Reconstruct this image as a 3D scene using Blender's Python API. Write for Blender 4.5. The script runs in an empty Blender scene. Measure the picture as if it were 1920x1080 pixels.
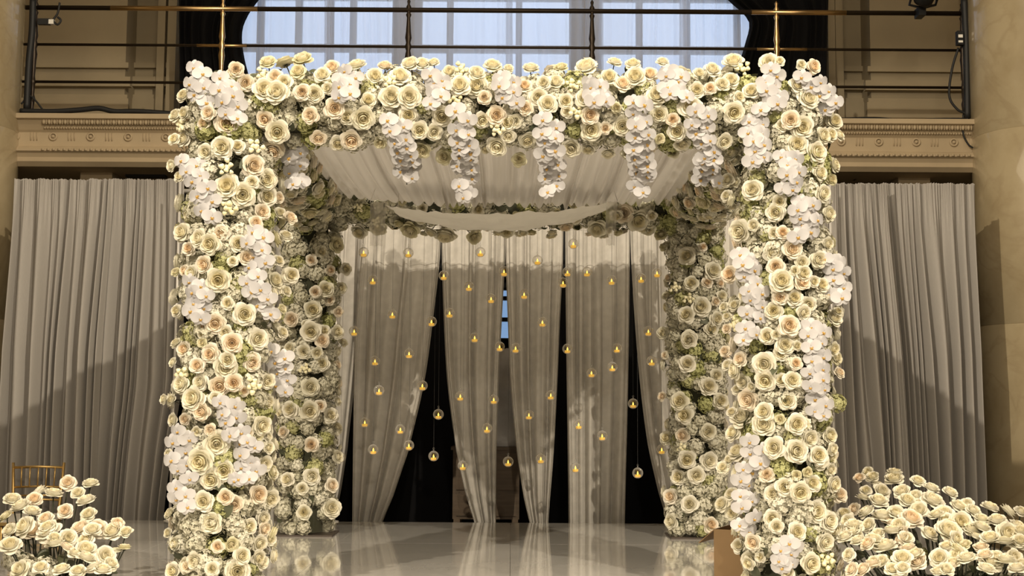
import bpy, math, random
from mathutils import Vector, Matrix, noise
R = random.Random(7)
PI = math.pi
scene = bpy.context.scene
COL = scene.collection

# ------------------------------------------------------------------ camera
F = 2400.0
CAM = Vector((0, 0, 0.96))
CROT = Matrix.Rotation(math.radians(90 + 5.35), 3, 'X') @ Matrix.Rotation(0.0065, 3, 'Z')
cd = bpy.data.cameras.new('camera'); cam = bpy.data.objects.new('camera', cd); COL.objects.link(cam)
cd.sensor_width = 36; cd.lens = 36 * F / 1920; cd.clip_end = 100
cam.location = CAM; cam.rotation_euler = CROT.to_euler()
scene.camera = cam
def ray(u, v): return CROT @ Vector(((u - 960) / F, -(v - 540) / F, -1))
def at(u, v, Y):
    d = ray(u, v); return CAM + d * (Y / d.y)
def px(p):
    q = CROT.transposed() @ (Vector(p) - CAM); return (960 - F * q.x / q.z, 540 + F * q.y / q.z)

# ------------------------------------------------------------------ world, lights, exposure
w = bpy.data.worlds.new('World'); scene.world = w; w.use_nodes = True
bg = w.node_tree.nodes['Background']; bg.inputs[0].default_value = (0.62, 0.76, 1.0, 1); bg.inputs[1].default_value = 3.1
def spot(name, loc, target, power, color, deg, blend, rad):
    l = bpy.data.lights.new(name, 'SPOT'); l.energy = power; l.color = color
    l.spot_size = math.radians(deg); l.spot_blend = blend; l.shadow_soft_size = rad
    o = bpy.data.objects.new(name, l); COL.objects.link(o); o.location = loc
    o.rotation_euler = (Vector(target) - Vector(loc)).to_track_quat('-Z', 'Y').to_euler()
def area(name, loc, target, sx, sy, power, color):
    l = bpy.data.lights.new(name, 'AREA'); l.shape = 'RECTANGLE'; l.size = sx; l.size_y = sy; l.energy = power; l.color = color
    o = bpy.data.objects.new(name, l); COL.objects.link(o); o.location = loc
    o.rotation_euler = (Vector(target) - Vector(loc)).to_track_quat('-Z', 'Y').to_euler()
WARM = (1.0, 0.865, 0.67)
spot('stage_spot_west', (-5.2, -2, 7.3), (2.6, 10.0, 0.7), 7000, WARM, 39, 0.14, 0.07)
spot('stage_spot_east', (5.2, -2, 7.3), (-2.6, 10.0, 0.7), 7000, WARM, 39, 0.14, 0.07)
spot('stage_spot_middle', (0.6, -2.5, 4.6), (0, 9.0, 1.3), 1100, WARM, 60, 0.5, 0.12)
area('ceiling_fill', (0, 4.0, 8.6), (0, 4.6, 0), 9, 7, 850, (1.0, 0.83, 0.60))  # unseen overhead fill, added for the hall's ambient light
area('front_fill', (0, -3.4, 3.6), (0, 9, 1.5), 9, 4, 330, (1.0, 0.85, 0.65))  # unseen frontal fill, added to lift the shade under the canopy
def sconce(name, loc, power):
    l = bpy.data.lights.new(name, 'POINT'); l.energy = power; l.color = (1.0, .82, .58); l.shadow_soft_size = .12
    o = bpy.data.objects.new(name, l); COL.objects.link(o); o.location = loc
sconce('gallery_lamp_west', (-7.3, 12.2, 7.6), 130); sconce('gallery_lamp_east', (7.3, 12.2, 7.6), 130)
scene.view_settings.view_transform = 'Standard'; scene.view_settings.look = 'None'
scene.view_settings.gamma = 1; scene.view_settings.use_curve_mapping = False
scene.view_settings.exposure = -0.7

# ------------------------------------------------------------------ materials
MATS = {}
def mat(name, color, rough=0.6, metal=0.0, var=0.0, hue2=None, noise_scale=0, noise_amt=0.0, trans=0.0, bump=0.0, coat=0.0, detail=4, spec=0.5, stretch=None):
    m = bpy.data.materials.new(name); m.use_nodes = True; nt = m.node_tree; N = nt.nodes; L = nt.links
    b = N['Principled BSDF']; out = N['Material Output']
    b.inputs['Roughness'].default_value = rough; b.inputs['Metallic'].default_value = metal
    b.inputs['Specular IOR Level'].default_value = spec
    if coat: b.inputs['Coat Weight'].default_value = coat
    c = N.new('ShaderNodeRGB'); c.outputs[0].default_value = (*color, 1); src = c.outputs[0]
    if hue2 or var:
        oi = N.new('ShaderNodeObjectInfo'); mx = N.new('ShaderNodeMix'); mx.data_type = 'RGBA'
        L.new(oi.outputs['Random'], mx.inputs[0]); L.new(src, mx.inputs[6])
        mx.inputs[7].default_value = (*(hue2 or [x * (1 - var) for x in color]), 1); src = mx.outputs[2]
    if noise_scale:
        tc = N.new('ShaderNodeTexCoord'); mp = N.new('ShaderNodeMapping'); nz = N.new('ShaderNodeTexNoise')
        if stretch: mp.inputs['Scale'].default_value = stretch
        L.new(tc.outputs['Object'], mp.inputs[0]); L.new(mp.outputs[0], nz.inputs['Vector'])
        nz.inputs['Scale'].default_value = noise_scale; nz.inputs['Detail'].default_value = detail
        rp = N.new('ShaderNodeValToRGB'); rp.color_ramp.elements[0].position = .3; rp.color_ramp.elements[1].position = .7
        rp.color_ramp.elements[0].color = (1 - noise_amt,) * 3 + (1,); rp.color_ramp.elements[1].color = (1, 1, 1, 1)
        L.new(nz.outputs[0], rp.inputs[0])
        mm = N.new('ShaderNodeMix'); mm.data_type = 'RGBA'; mm.blend_type = 'MULTIPLY'; mm.inputs[0].default_value = 1
        L.new(src, mm.inputs[6]); L.new(rp.outputs[0], mm.inputs[7]); src = mm.outputs[2]
        if bump:
            bp = N.new('ShaderNodeBump'); bp.inputs['Strength'].default_value = bump; bp.inputs['Distance'].default_value = .02
            L.new(nz.outputs[0], bp.inputs['Height']); L.new(bp.outputs[0], b.inputs['Normal'])
    L.new(src, b.inputs['Base Color'])
    if trans:
        t = N.new('ShaderNodeBsdfTranslucent'); L.new(src, t.inputs[0])
        ms = N.new('ShaderNodeMixShader'); ms.inputs[0].default_value = trans
        L.new(b.outputs[0], ms.inputs[1]); L.new(t.outputs[0], ms.inputs[2]); L.new(ms.outputs[0], out.inputs[0])
    MATS[name] = m; return m
def sheer(name, color, alpha, rough=.8):
    m = mat(name, color, rough, trans=.5); nt = m.node_tree; out = nt.nodes['Material Output']
    src = out.inputs[0].links[0].from_socket
    tr = nt.nodes.new('ShaderNodeBsdfTransparent'); ms = nt.nodes.new('ShaderNodeMixShader'); ms.inputs[0].default_value = alpha
    nt.links.new(tr.outputs[0], ms.inputs[1]); nt.links.new(src, ms.inputs[2]); nt.links.new(ms.outputs[0], out.inputs[0]); return m
def emit(name, color, s):
    m = bpy.data.materials.new(name); m.use_nodes = True; b = m.node_tree.nodes['Principled BSDF']
    b.inputs['Base Color'].default_value = (*color, 1); b.inputs['Emission Color'].default_value = (*color, 1); b.inputs['Emission Strength'].default_value = s
    MATS[name] = m; return m
def thin_glass(name, tint=(1, 1, 1), lo=.06, hi=.9, painted_rim=0.0):
    m = bpy.data.materials.new(name); m.use_nodes = True; nt = m.node_tree; nt.nodes.remove(nt.nodes['Principled BSDF'])
    out = nt.nodes['Material Output']; tr = nt.nodes.new('ShaderNodeBsdfTransparent'); tr.inputs[0].default_value = (*tint, 1)
    gl = nt.nodes.new('ShaderNodeBsdfGlossy'); gl.inputs['Roughness'].default_value = .06
    lw = nt.nodes.new('ShaderNodeLayerWeight'); lw.inputs[0].default_value = .35
    mr = nt.nodes.new('ShaderNodeMapRange'); mr.inputs[3].default_value = lo; mr.inputs[4].default_value = hi
    nt.links.new(lw.outputs['Facing'], mr.inputs[0]); ms = nt.nodes.new('ShaderNodeMixShader')
    nt.links.new(mr.outputs[0], ms.inputs[0]); nt.links.new(tr.outputs[0], ms.inputs[1])
    gs = gl.outputs[0]
    if painted_rim:  # white diffuse in the clear glass paints a bright rim highlight
        df = nt.nodes.new('ShaderNodeBsdfDiffuse'); df.inputs[0].default_value = (.9, .9, .9, 1); m2 = nt.nodes.new('ShaderNodeMixShader'); m2.inputs[0].default_value = painted_rim
        nt.links.new(gs, m2.inputs[1]); nt.links.new(df.outputs[0], m2.inputs[2]); gs = m2.outputs[0]
    nt.links.new(gs, ms.inputs[2]); nt.links.new(ms.outputs[0], out.inputs[0])
    MATS[name] = m; return m

mat('petal_cream', (.82, .79, .65), .55, hue2=(.88, .85, .74), trans=.22)
mat('petal_peach', (.87, .79, .65), .55, hue2=(.88, .83, .72), trans=.22)
mat('petal_yellow', (.76, .72, .50), .55, hue2=(.80, .76, .56), trans=.22)
mat('heart_cream', (.86, .79, .56), .55, hue2=(.88, .83, .66), trans=.15)
mat('heart_peach', (.93, .77, .56), .55, hue2=(.92, .81, .64), trans=.15)
mat('orchid_white', (.60, .59, .60), .5, hue2=(.68, .665, .67), trans=.25)
mat('orchid_lip', (.62, .38, .10), .5)
mat('hydrangea_cream', (.66, .635, .50), .6, hue2=(.74, .715, .60), trans=.2)
mat('hydrangea_green', (.46, .47, .20), .6, hue2=(.58, .57, .30), trans=.2)
mat('stem_green', (.022, .025, .012), .6)
mat('leaf_green', (.045, .052, .026), .55, hue2=(.08, .085, .045))
mat('foam', (.05, .052, .028), .9, noise_scale=9, noise_amt=.6)
mat('bud', (.80, .74, .46), .5, hue2=(.85, .80, .58))
mat('drape_linen', (.47, .445, .415), .85, noise_scale=60, noise_amt=.10, trans=.12, stretch=(6, 6, .4))
mat('drape_back', (.57, .545, .50), .85, noise_scale=14, noise_amt=.16, trans=.10, detail=6)
mat('canopy_fabric', (.60, .575, .54), .7, trans=.25)
mat('cloth', (.88, .86, .80), .85, noise_scale=5, noise_amt=.08, trans=.15, bump=.3)
sheer('cloth_sheer', (.78, .75, .68), .35)
sheer('window_sheer', (.86, .87, .9), .68)
mat('black_velvet', (.006, .006, .007), .9, spec=.2)
mat('wall', (.34, .28, .18), .8, noise_scale=1.2, noise_amt=.22, detail=6)
mat('stone_trim', (.47, .37, .235), .7, noise_scale=3, noise_amt=.15, detail=6)
mat('ceiling', (.50, .44, .34), .9)
mat('dark_floor', (.10, .085, .07), .5, noise_scale=2, noise_amt=.3)
mat('bronze', (.035, .024, .015), .4, metal=.6)
mat('brass', (.62, .42, .20), .3, metal=1)
mat('black_metal', (.012, .012, .012), .5, metal=.3)
mat('rubber', (.01, .01, .01), .6)
mat('gold', (.72, .50, .20), .35, metal=.9)
mat('steel_white', (.75, .73, .70), .35, metal=.2)
mat('base_plate', (.06, .045, .035), .5)
mat('cardboard', (.27, .17, .08), .8, noise_scale=4, noise_amt=.15)
mat('wood_dark', (.13, .09, .055), .6, noise_scale=8, noise_amt=.3, stretch=(.3, 1, 4))
mat('wrap_grey', (.62, .60, .59), .35, noise_scale=6, noise_amt=.3, bump=.8)
mat('window_frame', (.55, .52, .47), .6)
mat('white_tag', (.8, .78, .72), .6)
mat('thread', (.05, .05, .05), .6)
thin_glass('globe_glass', (.95, .95, .94), .05, .98, .55); thin_glass('acrylic', (.97, .97, .95), .05, .35); thin_glass('pane_glass', (.97, .98, 1), .04, .4); thin_glass('pane_tinted', (.44, .51, .57), .04, .4)
emit('tealight', (1.0, .56, .05), .8); emit('flame', (1.0, .66, .12), 3.0); emit('led_dot', (1, .8, .5), 1.5)

def marble(name, c1, c2, vein, rough, scale, coat=0.0):
    m = bpy.data.materials.new(name); m.use_nodes = True; nt = m.node_tree; N = nt.nodes; L = nt.links; b = N['Principled BSDF']
    tc = N.new('ShaderNodeTexCoord'); n1 = N.new('ShaderNodeTexNoise'); n1.inputs['Scale'].default_value = scale; n1.inputs['Detail'].default_value = 7; n1.inputs['Roughness'].default_value = .62
    L.new(tc.outputs['Object'], n1.inputs['Vector'])
    r1 = N.new('ShaderNodeValToRGB'); e = r1.color_ramp.elements; e[0].position = .32; e[0].color = (*c2, 1); e[1].position = .62; e[1].color = (*c1, 1)
    L.new(n1.outputs[0], r1.inputs[0])
    n2 = N.new('ShaderNodeTexNoise'); n2.inputs['Scale'].default_value = scale * .7; n2.inputs['Detail'].default_value = 8; n2.inputs['Distortion'].default_value = 1.5
    L.new(tc.outputs['Object'], n2.inputs['Vector'])
    r2 = N.new('ShaderNodeValToRGB'); e = r2.color_ramp.elements; e[0].position = .46; e[0].color = (0, 0, 0, 1); e[1].position = .5; e[1].color = (1, 1, 1, 1)
    x = r2.color_ramp.elements.new(.54); x.color = (0, 0, 0, 1); L.new(n2.outputs[0], r2.inputs[0])
    mx = N.new('ShaderNodeMix'); mx.data_type = 'RGBA'; ma = N.new('ShaderNodeMath'); ma.operation = 'MULTIPLY'; ma.inputs[1].default_value = .22
    L.new(r2.outputs[0], ma.inputs[0]); L.new(ma.outputs[0], mx.inputs[0]); L.new(r1.outputs[0], mx.inputs[6]); mx.inputs[7].default_value = (*vein, 1)
    L.new(mx.outputs[2], b.inputs['Base Color']); b.inputs['Roughness'].default_value = rough; b.inputs['Coat Weight'].default_value = coat; b.inputs['Coat Roughness'].default_value = .04
    MATS[name] = m; return m
marble('marble_column', (.46, .38, .24), (.36, .285, .165), (.24, .17, .09), .25, 1.6, .7)
marble('stage_marble', (.86, .84, .80), (.72, .70, .66), (.56, .54, .50), .08, .9, .7)

# ------------------------------------------------------------------ mesh helpers
class MB:
    def __init__(s): s.v = []; s.f = []; s.m = []
    def add(s, vs, fs, mi=0):
        o = len(s.v); s.v += [tuple(x) for x in vs]; s.f += [tuple(i + o for i in f) for f in fs]; s.m += [mi] * len(fs)
    def box(s, x0, x1, y0, y1, z0, z1, mi=0, M=None):
        vs = [Vector((x, y, z)) for z in (z0, z1) for y in (y0, y1) for x in (x0, x1)]
        if M: vs = [M @ q for q in vs]
        s.add(vs, [(0, 2, 3, 1), (4, 5, 7, 6), (0, 1, 5, 4), (2, 6, 7, 3), (0, 4, 6, 2), (1, 3, 7, 5)], mi)
    def grid(s, pts, mi=0):
        n = len(pts); k = len(pts[0]); o = [q for r in pts for q in r]
        s.add(o, [(i * k + j, i * k + j + 1, (i + 1) * k + j + 1, (i + 1) * k + j) for i in range(n - 1) for j in range(k - 1)], mi)
    def tube(s, pts, r, seg=6, mi=0, cap=True):
        pts = [Vector(q) for q in pts]; rings = []
        for i, q in enumerate(pts):
            d = (pts[min(i + 1, len(pts) - 1)] - pts[max(i - 1, 0)]).normalized()
            a = d.orthogonal().normalized() if i == 0 else (a - d * a.dot(d)).normalized()
            b = d.cross(a); rr = r[i] if isinstance(r, (list, tuple)) else r
            rings.append([q + (a * math.cos(t * 2 * PI / seg) + b * math.sin(t * 2 * PI / seg)) * rr for t in range(seg)])
        vs = [x for g in rings for x in g]; fs = []
        for i in range(len(pts) - 1):
            for t in range(seg): fs.append((i * seg + t, i * seg + (t + 1) % seg, (i + 1) * seg + (t + 1) % seg, (i + 1) * seg + t))
        if cap: fs.append(tuple(range(seg))[::-1]); fs.append(tuple((len(pts) - 1) * seg + t for t in range(seg)))
        s.add(vs, fs, mi)
    def lathe(s, prof, seg=16, c=(0, 0, 0), mi=0):
        vs = [(c[0] + r * math.cos(2 * PI * t / seg), c[1] + r * math.sin(2 * PI * t / seg), c[2] + z) for r, z in prof for t in range(seg)]
        fs = [(i * seg + t, i * seg + (t + 1) % seg, (i + 1) * seg + (t + 1) % seg, (i + 1) * seg + t) for i in range(len(prof) - 1) for t in range(seg)]
        s.add(vs, fs, mi)
    def sphere(s, c, r, seg=10, rings=6, mi=0, sz=1):
        s.lathe([(max(r * math.sin(PI * i / rings), 1e-4), -r * sz * math.cos(PI * i / rings)) for i in range(rings + 1)], seg, c, mi)
    def data(s, name, mats, smooth=True):
        me = bpy.data.meshes.new(name); me.from_pydata(s.v, [], s.f)
        for k in ([mats] if isinstance(mats, str) else mats): me.materials.append(MATS[k])
        me.polygons.foreach_set('material_index', s.m)
        me.polygons.foreach_set('use_smooth', [smooth] * len(s.f)); me.update(); return me
    def build(s, name, mats, parent=None, loc=(0, 0, 0), smooth=False):
        return link(name, s.data(name, mats, smooth), parent, loc)
def link(name, data, parent=None, loc=(0, 0, 0)):
    o = bpy.data.objects.new(name, data); COL.objects.link(o); o.location = loc
    if parent: o.parent = parent
    return o
def tag(o, label, cat, group=None, kind=None):
    if label: o['label'] = label
    if cat: o['category'] = cat
    if group: o['group'] = group
    if kind: o['kind'] = kind
    return o
def thing(name, loc, label, cat, group=None): return tag(link(name, None, None, loc), label, cat, group)
def struct(name, mb, mats, label=None, smooth=False):
    o = mb.build(name, mats, smooth=smooth); o['kind'] = 'structure'
    if label: o['label'] = label
    return o

# ------------------------------------------------------------------ room shell
FL = -0.42; YB = 12.4; YW = 15.5; XW = 8.0; ZC = 9.0
b = MB(); b.box(-XW, XW, -4, YW + .3, FL - .1, FL); struct('floor', b, 'dark_floor', 'dark hall floor below the stage')
b = MB(); b.box(-XW, XW, -4, YW + .3, ZC, ZC + .1); struct('ceiling', b, 'ceiling', 'plain high ceiling of the hall')
for n, x in (('wall_left', -XW), ('wall_right', XW)):
    b = MB(); b.box(x - .1, x + .1, -4, YW + .3, FL, ZC); struct(n, b, 'wall', 'beige side wall of the hall')
b = MB(); b.box(-XW, XW, -4.2, -4, FL, ZC); struct('wall_front', b, 'wall', 'beige wall at the entrance end')
# back wall with openings: upper window and a lower window
ux0, ux1 = at(440, 100, YW).x, at(1418, 100, YW).x; uz0 = at(960, 200, YW).z; uz1 = 7.6
lx0, lx1, lz0, lz1 = at(925, 590, YW).x, at(962, 590, YW).x, at(942, 637, YW).z, at(942, 539, YW).z
b = MB()
b.box(-XW, ux0, YW, YW + .25, FL, ZC); b.box(ux1, XW, YW, YW + .25, FL, ZC)
b.box(ux0, ux1, YW, YW + .25, uz1, ZC); b.box(ux0, ux1, YW, YW + .25, lz1, uz0)
b.box(ux0, lx0, YW, YW + .25, FL, lz1); b.box(lx1, ux1, YW, YW + .25, FL, lz1); b.box(lx0, lx1, YW, YW + .25, FL, lz0)
wb = struct('wall_back', b, 'wall', 'beige plaster wall behind the balcony')
# upper window: piers, mullions, bars, panes
def vx(u): return at(u, 70, YW).x
win = thing('window_1', (0, YW + .12, uz0), None, None); win['kind'] = 'structure'; win['label'] = 'tall daylight window behind the sheer balcony curtains'
def wpart(name, x0, x1, z0, z1, m='window_frame', t=.05):
    b = MB(); b.box(x0, x1, -t, t, z0 - uz0, z1 - uz0); return b.build(name, m, win)
for u0, u1 in ((735, 790), (1068, 1128)): wpart('pier', vx(u0), vx(u1), uz0, uz1, t=.1)
mull = [485, 557, 617, 660, 843, 973, 1200, 1290, 1385]
for u in mull: wpart('mullion', vx(u) - .04, vx(u) + .04, uz0, uz1)
zb = [at(960, v, YW).z for v in (180, 88, -10, -110, -210)]
for (u0, u1) in ((440, 735), (790, 1068), (1128, 1418)):
    for z in zb: wpart('glazing_bar', vx(u0), vx(u1), z - .045, z + .045, t=.04)
    ms = [u0] + [m for m in mull if u0 < m < u1] + [u1]
    for a, c in zip(ms, ms[1:]):
        for z0, z1 in zip([uz0] + sorted(zb), sorted(zb) + [uz1]): wpart('pane', vx(a) + .04, vx(c) - .04, z0 + .045, z1 - .045, 'pane_glass', .004)
w2 = thing('window_2', ((lx0 + lx1) / 2, YW + .12, lz0), None, None); w2['kind'] = 'structure'; w2['label'] = 'small daylight window seen through the gap between drapes'
hw = (lx1 - lx0) / 2
zz = [0] + [at(942, v, YW).z - lz0 for v in (598, 558)] + [lz1 - lz0]
for z in zz:
    b = MB(); b.box(-hw, hw, -.04, .04, z - .025, z + .025); b.build('glazing_bar', 'window_frame', w2)
for z0, z1 in zip(zz, zz[1:]):
    b = MB(); b.box(-hw, hw, -.004, .004, z0 + .025, z1 - .025); b.build('pane', 'pane_tinted', w2)
ox0, ox1, oz0, oz1 = lx0 - 1.2, lx1 + 1.2, FL + .02, 3.1  # black sheet added to imitate the unlit wall around the small window
b = MB(); q8 = [(ox0, oz0), (ox1, oz0), (ox1, oz1), (ox0, oz1), (lx0, lz0), (lx1, lz0), (lx1, lz1), (lx0, lz1)]
b.add([(x, y, z) for y in (YW - .06, YW - .05) for x, z in q8], [(0, 1, 5, 4), (1, 2, 6, 5), (2, 3, 7, 6), (3, 0, 4, 7), (8, 12, 13, 9), (9, 13, 14, 10), (10, 14, 15, 11), (11, 15, 12, 8), (4, 5, 13, 12), (5, 6, 14, 13), (6, 7, 15, 14), (7, 4, 12, 15), (0, 8, 9, 1), (1, 9, 10, 2), (2, 10, 11, 3), (3, 11, 8, 0)])
tag(b.build('shade_backdrop', 'black_velvet'), 'black sheet standing in for shade around the small window behind the drapes', 'backdrop')
# pilasters and panel mouldings on the balcony wall
def trim(n, boxes, m='wall', label=None):
    b = MB()
    for q in boxes: b.box(*q)
    return struct(n, b, m, label)
YP = 15.1
def X(u, Y, v=100): return at(u, v, Y).x
zb0 = 3.79
trim('trim_1', [(X(58, YP), X(236, YP), YP, YW, zb0, ZC)], 'wall', 'broad plaster pilaster by the window, chair side')
trim('trim_2', [(X(1632, YP), X(1800, YP), YP, YW, zb0, ZC)], 'wall', 'broad plaster pilaster by the window, cable side')
def zat(v, Y, u): return at(u, v, Y).z
for i, (u0, u1, u2, s) in enumerate(((58, 236, 335, 0), (1632, 1800, 1552, 8))):
    bx = []
    for (va, vb, d) in ((118 + s, 128 + s, .05), (146 + s, 164 + s, .09), (178 + s, 186 + s, .05), (186 + s, 215 + s, .07)):
        bx.append((X(u0, YP) - d, X(u1, YP) + d, YP - d, YP, zat(vb, YP, u0), zat(va, YP, u0)))
        lo, hi = sorted((X(u1 if i == 0 else u0, YW), X(u2, YW)))
        bx.append((lo, hi, YW - d * 1.2, YW, zat(vb, YW, u0), zat(va, YW, u0)))
    trim('trim_%d' % (3 + i), bx, 'wall', 'stepped base mouldings along the balcony wall')
trim('trim_5', [(X(300, YW), X(314, YW), YW - .14, YW, zb0, ZC), (X(322, YW), X(338, YW), YW - .22, YW, zb0, ZC)], 'wall', 'moulded window casing, chair side')
trim('trim_6', [(X(1562, YW), X(1576, YW), YW - .14, YW, zb0, ZC), (X(1545, YW), X(1558, YW), YW - .22, YW, zb0, ZC)], 'wall', 'moulded window casing, cable side')

# balcony entablature (profile runs along x) + slab
ztop = at(960, 222, YB).z
def ze(v): return at(960, v, YB).z
prof = [(16.0 - YB, 222), (-.10, 222), (-.10, 231), (-.06, 233), (-.03, 240), (0, 249), (.02, 253), (.02, 279), (-.02, 281), (-.05, 287), (-.05, 290), (-.02, 293), (0, 300), (.0, 308), (.05, 316), (3.1, 316)]
prof = [(d, ze(v)) for d, v in prof]; prof[0] = (YW - YB, prof[0][1]); prof[-1] = (YW - YB, prof[-1][1])
xe0, xe1 = -7.9, 7.9
b = MB(); n = len(prof)
b.add([(x, YB + d, z) for x in (xe0, xe1) for d, z in prof], [(i, i + 1, n + i + 1, n + i) for i in range(n - 1)] + [(n - 1, 0, n, 2 * n - 1)])
ent = struct('trim_7', b, 'stone_trim', 'carved stone balcony entablature above the drapes')
eg = MB()   # egg-and-dart and bead rows: real relief, far too small to pick apart
xx = -4.6
pitch = 10.2 / F * YB
while xx < 4.5:
    eg.sphere((xx, YB - .055, ze(236)), .019, 8, 5, sz=1.5); eg.sphere((xx, YB - .018, ze(246)), .013, 6, 4); eg.sphere((xx + pitch / 2, YB - .018, ze(246)), .013, 6, 4)
    eg.box(xx + pitch / 2 - .005, xx + pitch / 2 + .005, YB - .07, YB - .03, ze(241), ze(231)); eg.box(xx - .012, xx + .012, YB - .062, YB - .045, ze(290), ze(286)); xx += pitch
e2 = eg.build('egg_and_dart', 'stone_trim', ent, smooth=True); e2['kind'] = 'stuff'
rb = MB()
def torus(mb, c, Rm, r, seg=16, k=6):
    mb.add([(c[0] + (Rm + r * math.cos(2 * PI * j / k)) * math.cos(2 * PI * i / seg), c[1] + r * math.sin(2 * PI * j / k), c[2] + (Rm + r * math.cos(2 * PI * j / k)) * math.sin(2 * PI * i / seg)) for i in range(seg) for j in range(k)],
           [(i * k + j, i * k + (j + 1) % k, ((i + 1) % seg) * k + (j + 1) % k, ((i + 1) % seg) * k + j) for i in range(seg) for j in range(k)])
torus(rb, (0, 0, 0), .034, .010); rb.sphere((0, 0, 0), .016, 8, 5); rdat = rb.data('rosette', 'stone_trim')
fb = MB()
for k in range(3): fb.tube([(-.03 + k * .03, 0, -.04), (-.03 + k * .03, 0, .04)], .007, 6)
fdat = fb.data('flute', 'stone_trim')
u = -100
zr = ze(261)
for k in range(30):
    xr = X(35 + 70 * k, YB)
    if xr > 4.6: break
    link('rosette', rdat, ent, (xr, YB + .012, zr)); link('flute', fdat, ent, (xr + .18, YB + .018, zr))
# soffit brackets under the balcony
brd = MB(); brd.box(-.16, .16, .35, 2.8, -.16, 0); brd = brd.data('soffit_beam', 'stone_trim', False)
for x in (-4.2, -2.9, -1.45, 0, 1.45, 2.9, 4.05): link('soffit_beam', brd, ent, (x, YB, ze(316)))

# marble columns
def column(u, side, label):
    x = at(u, 300, YB).x; r = .62; cx = x + side * r
    t = thing('marble_column', (cx, YB - .1, FL), label, 'column')
    joints = [ -1, at(1880, 604, YB - .7).z, at(1880, 232, YB - .7).z, ZC]
    z0 = 0
    for j in joints[1:]:
        z1 = j - FL
        b = MB(); b.lathe([(r - .006, z0), (r, z0 + .008), (r, z1 - .008), (r - .006, z1)], 64); b.build('drum', 'marble_column', t, smooth=True); z0 = z1
    b = MB(); b.box(-.8, .8, -.8, .8, 0, .12); b.lathe([(.78, .12), (.80, .18), (.74, .24), (.66, .27), (.63, .30)], 48); b.build('plinth', 'marble_column', t)
column(34, -1, 'polished beige marble column beside the gold chair')
column(1822, 1, 'polished beige marble column by the hanging black cable')

# ------------------------------------------------------------------ railing, cables, lamp
rail = thing('balcony_railing', (0, YB + .12, ztop), 'bronze balcony railing with turned posts in front of window', 'railing')
YR = YB + .12
posts = [at(u, 120, YR).x for u in (63, 415, 765, 1110, 1457, 1806)]
zt = at(960, 20, YR).z - ztop; zm = at(960, 89, YR).z - ztop; zl = at(960, 159, YR).z - ztop
pb = MB()
pr = [(.045, 0), (.045, .03), (.022, .05), (.018, .12), (.03, .2), (.018, .24), (.024, zl - .02), (.034, zl), (.024, zl + .02), (.018, zl + .06), (.026, zm - .16), (.033, zm - .10), (.022, zm - .04), (.036, zm), (.022, zm + .04), (.033, zm + .09), (.026, zm + .15), (.017, zt - .08), (.028, zt - .05), (.017, zt - .03), (.02, zt), (.026, zt + .03), (.012, zt + .06), (.018, zt + .09), (.001, zt + .12)]
pb.lathe(pr, 14); pd = pb.data('post', 'bronze'); pd2 = pd.copy(); pd2.materials.clear(); pd2.materials.append(MATS['brass'])
for i, x in enumerate(posts): link('post', pd2 if i in (1, 4) else pd, rail, (x, 0, 0))
xl, xr = at(40, 10, YR).x, at(1822, 20, YR).x
for z, r in ((zt, .024), (zm, .014), (zl, .014)):
    b = MB(); b.tube([(xl, 0, z), (xr, 0, z)], r, 10); b.build('rail', 'bronze', rail, smooth=True)
    for xa, xb in ((posts[0] + .75, posts[1] + .35), (posts[4] - .25, posts[4] + .7)):
        if z == zm: xa, xb = (posts[1] - .25, posts[1] + .25) if xa < 0 else (posts[4] - .2, posts[4] + .3)
        if z > zl: b = MB(); b.tube([(xa, 0, z), (xb, 0, z)], r + .001, 10); b.build('brass_rail_section', 'brass', rail, smooth=True)
def cable(pts, r, label, group='black cables on the balcony'):
    P = [Vector(q) for q in pts]; out = []
    for i in range(len(P) - 1):
        p0, p1, p2, p3 = P[max(i - 1, 0)], P[i], P[i + 1], P[min(i + 2, len(P) - 1)]
        for k in range(6):
            t = k / 6; out.append(.5 * ((2 * p1) + (p2 - p0) * t + (2 * p0 - 5 * p1 + 4 * p2 - p3) * t * t + (3 * p1 - p0 - 3 * p2 + p3) * t ** 3))
    out.append(P[-1]); o = Vector(P[0])
    b = MB(); b.tube([q - o for q in out], r, 6); return tag(b.build('cable', 'rubber', loc=o, smooth=True), label, 'cable', group)
def cpx(l, Y): return [at(u, v, Y) for u, v in l]
cable(cpx([(1797, 90), (1785, 130), (1780, 180), (1795, 205), (1812, 215), (1815, 240), (1822, 275)], YR - .06), .012, 'black cable looping down from the railing beside the marble column')
cable(cpx([(1806, 215), (1806, 250), (1815, 270), (1824, 277)], YR - .16), .009, 'thin black cable dropping over the entablature edge by the column')
for l, txt in (([(38, 208), (100, 209), (150, 206), (185, 203), (215, 209), (260, 209), (330, 214)], 'black cable bundle lying on the balcony ledge, chair side'),
             ([(1560, 226), (1640, 224), (1700, 229), (1760, 226), (1812, 226)], 'black cable bundle lying on the balcony ledge, column cable side')):
    cable([at(u, v, YB - .05) for u, v in l], .026, txt)
cable(cpx([(112, 5), (108, 25), (100, 38), (108, 46), (114, 38), (108, 32)], YR - .06), .011, 'black hooked cable end dangling over the top rail')
cable(cpx([(40, 195), (55, 180), (68, 190), (80, 206)], YR - .06), .009, 'thin cable tied around the foot of the railing post')
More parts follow.
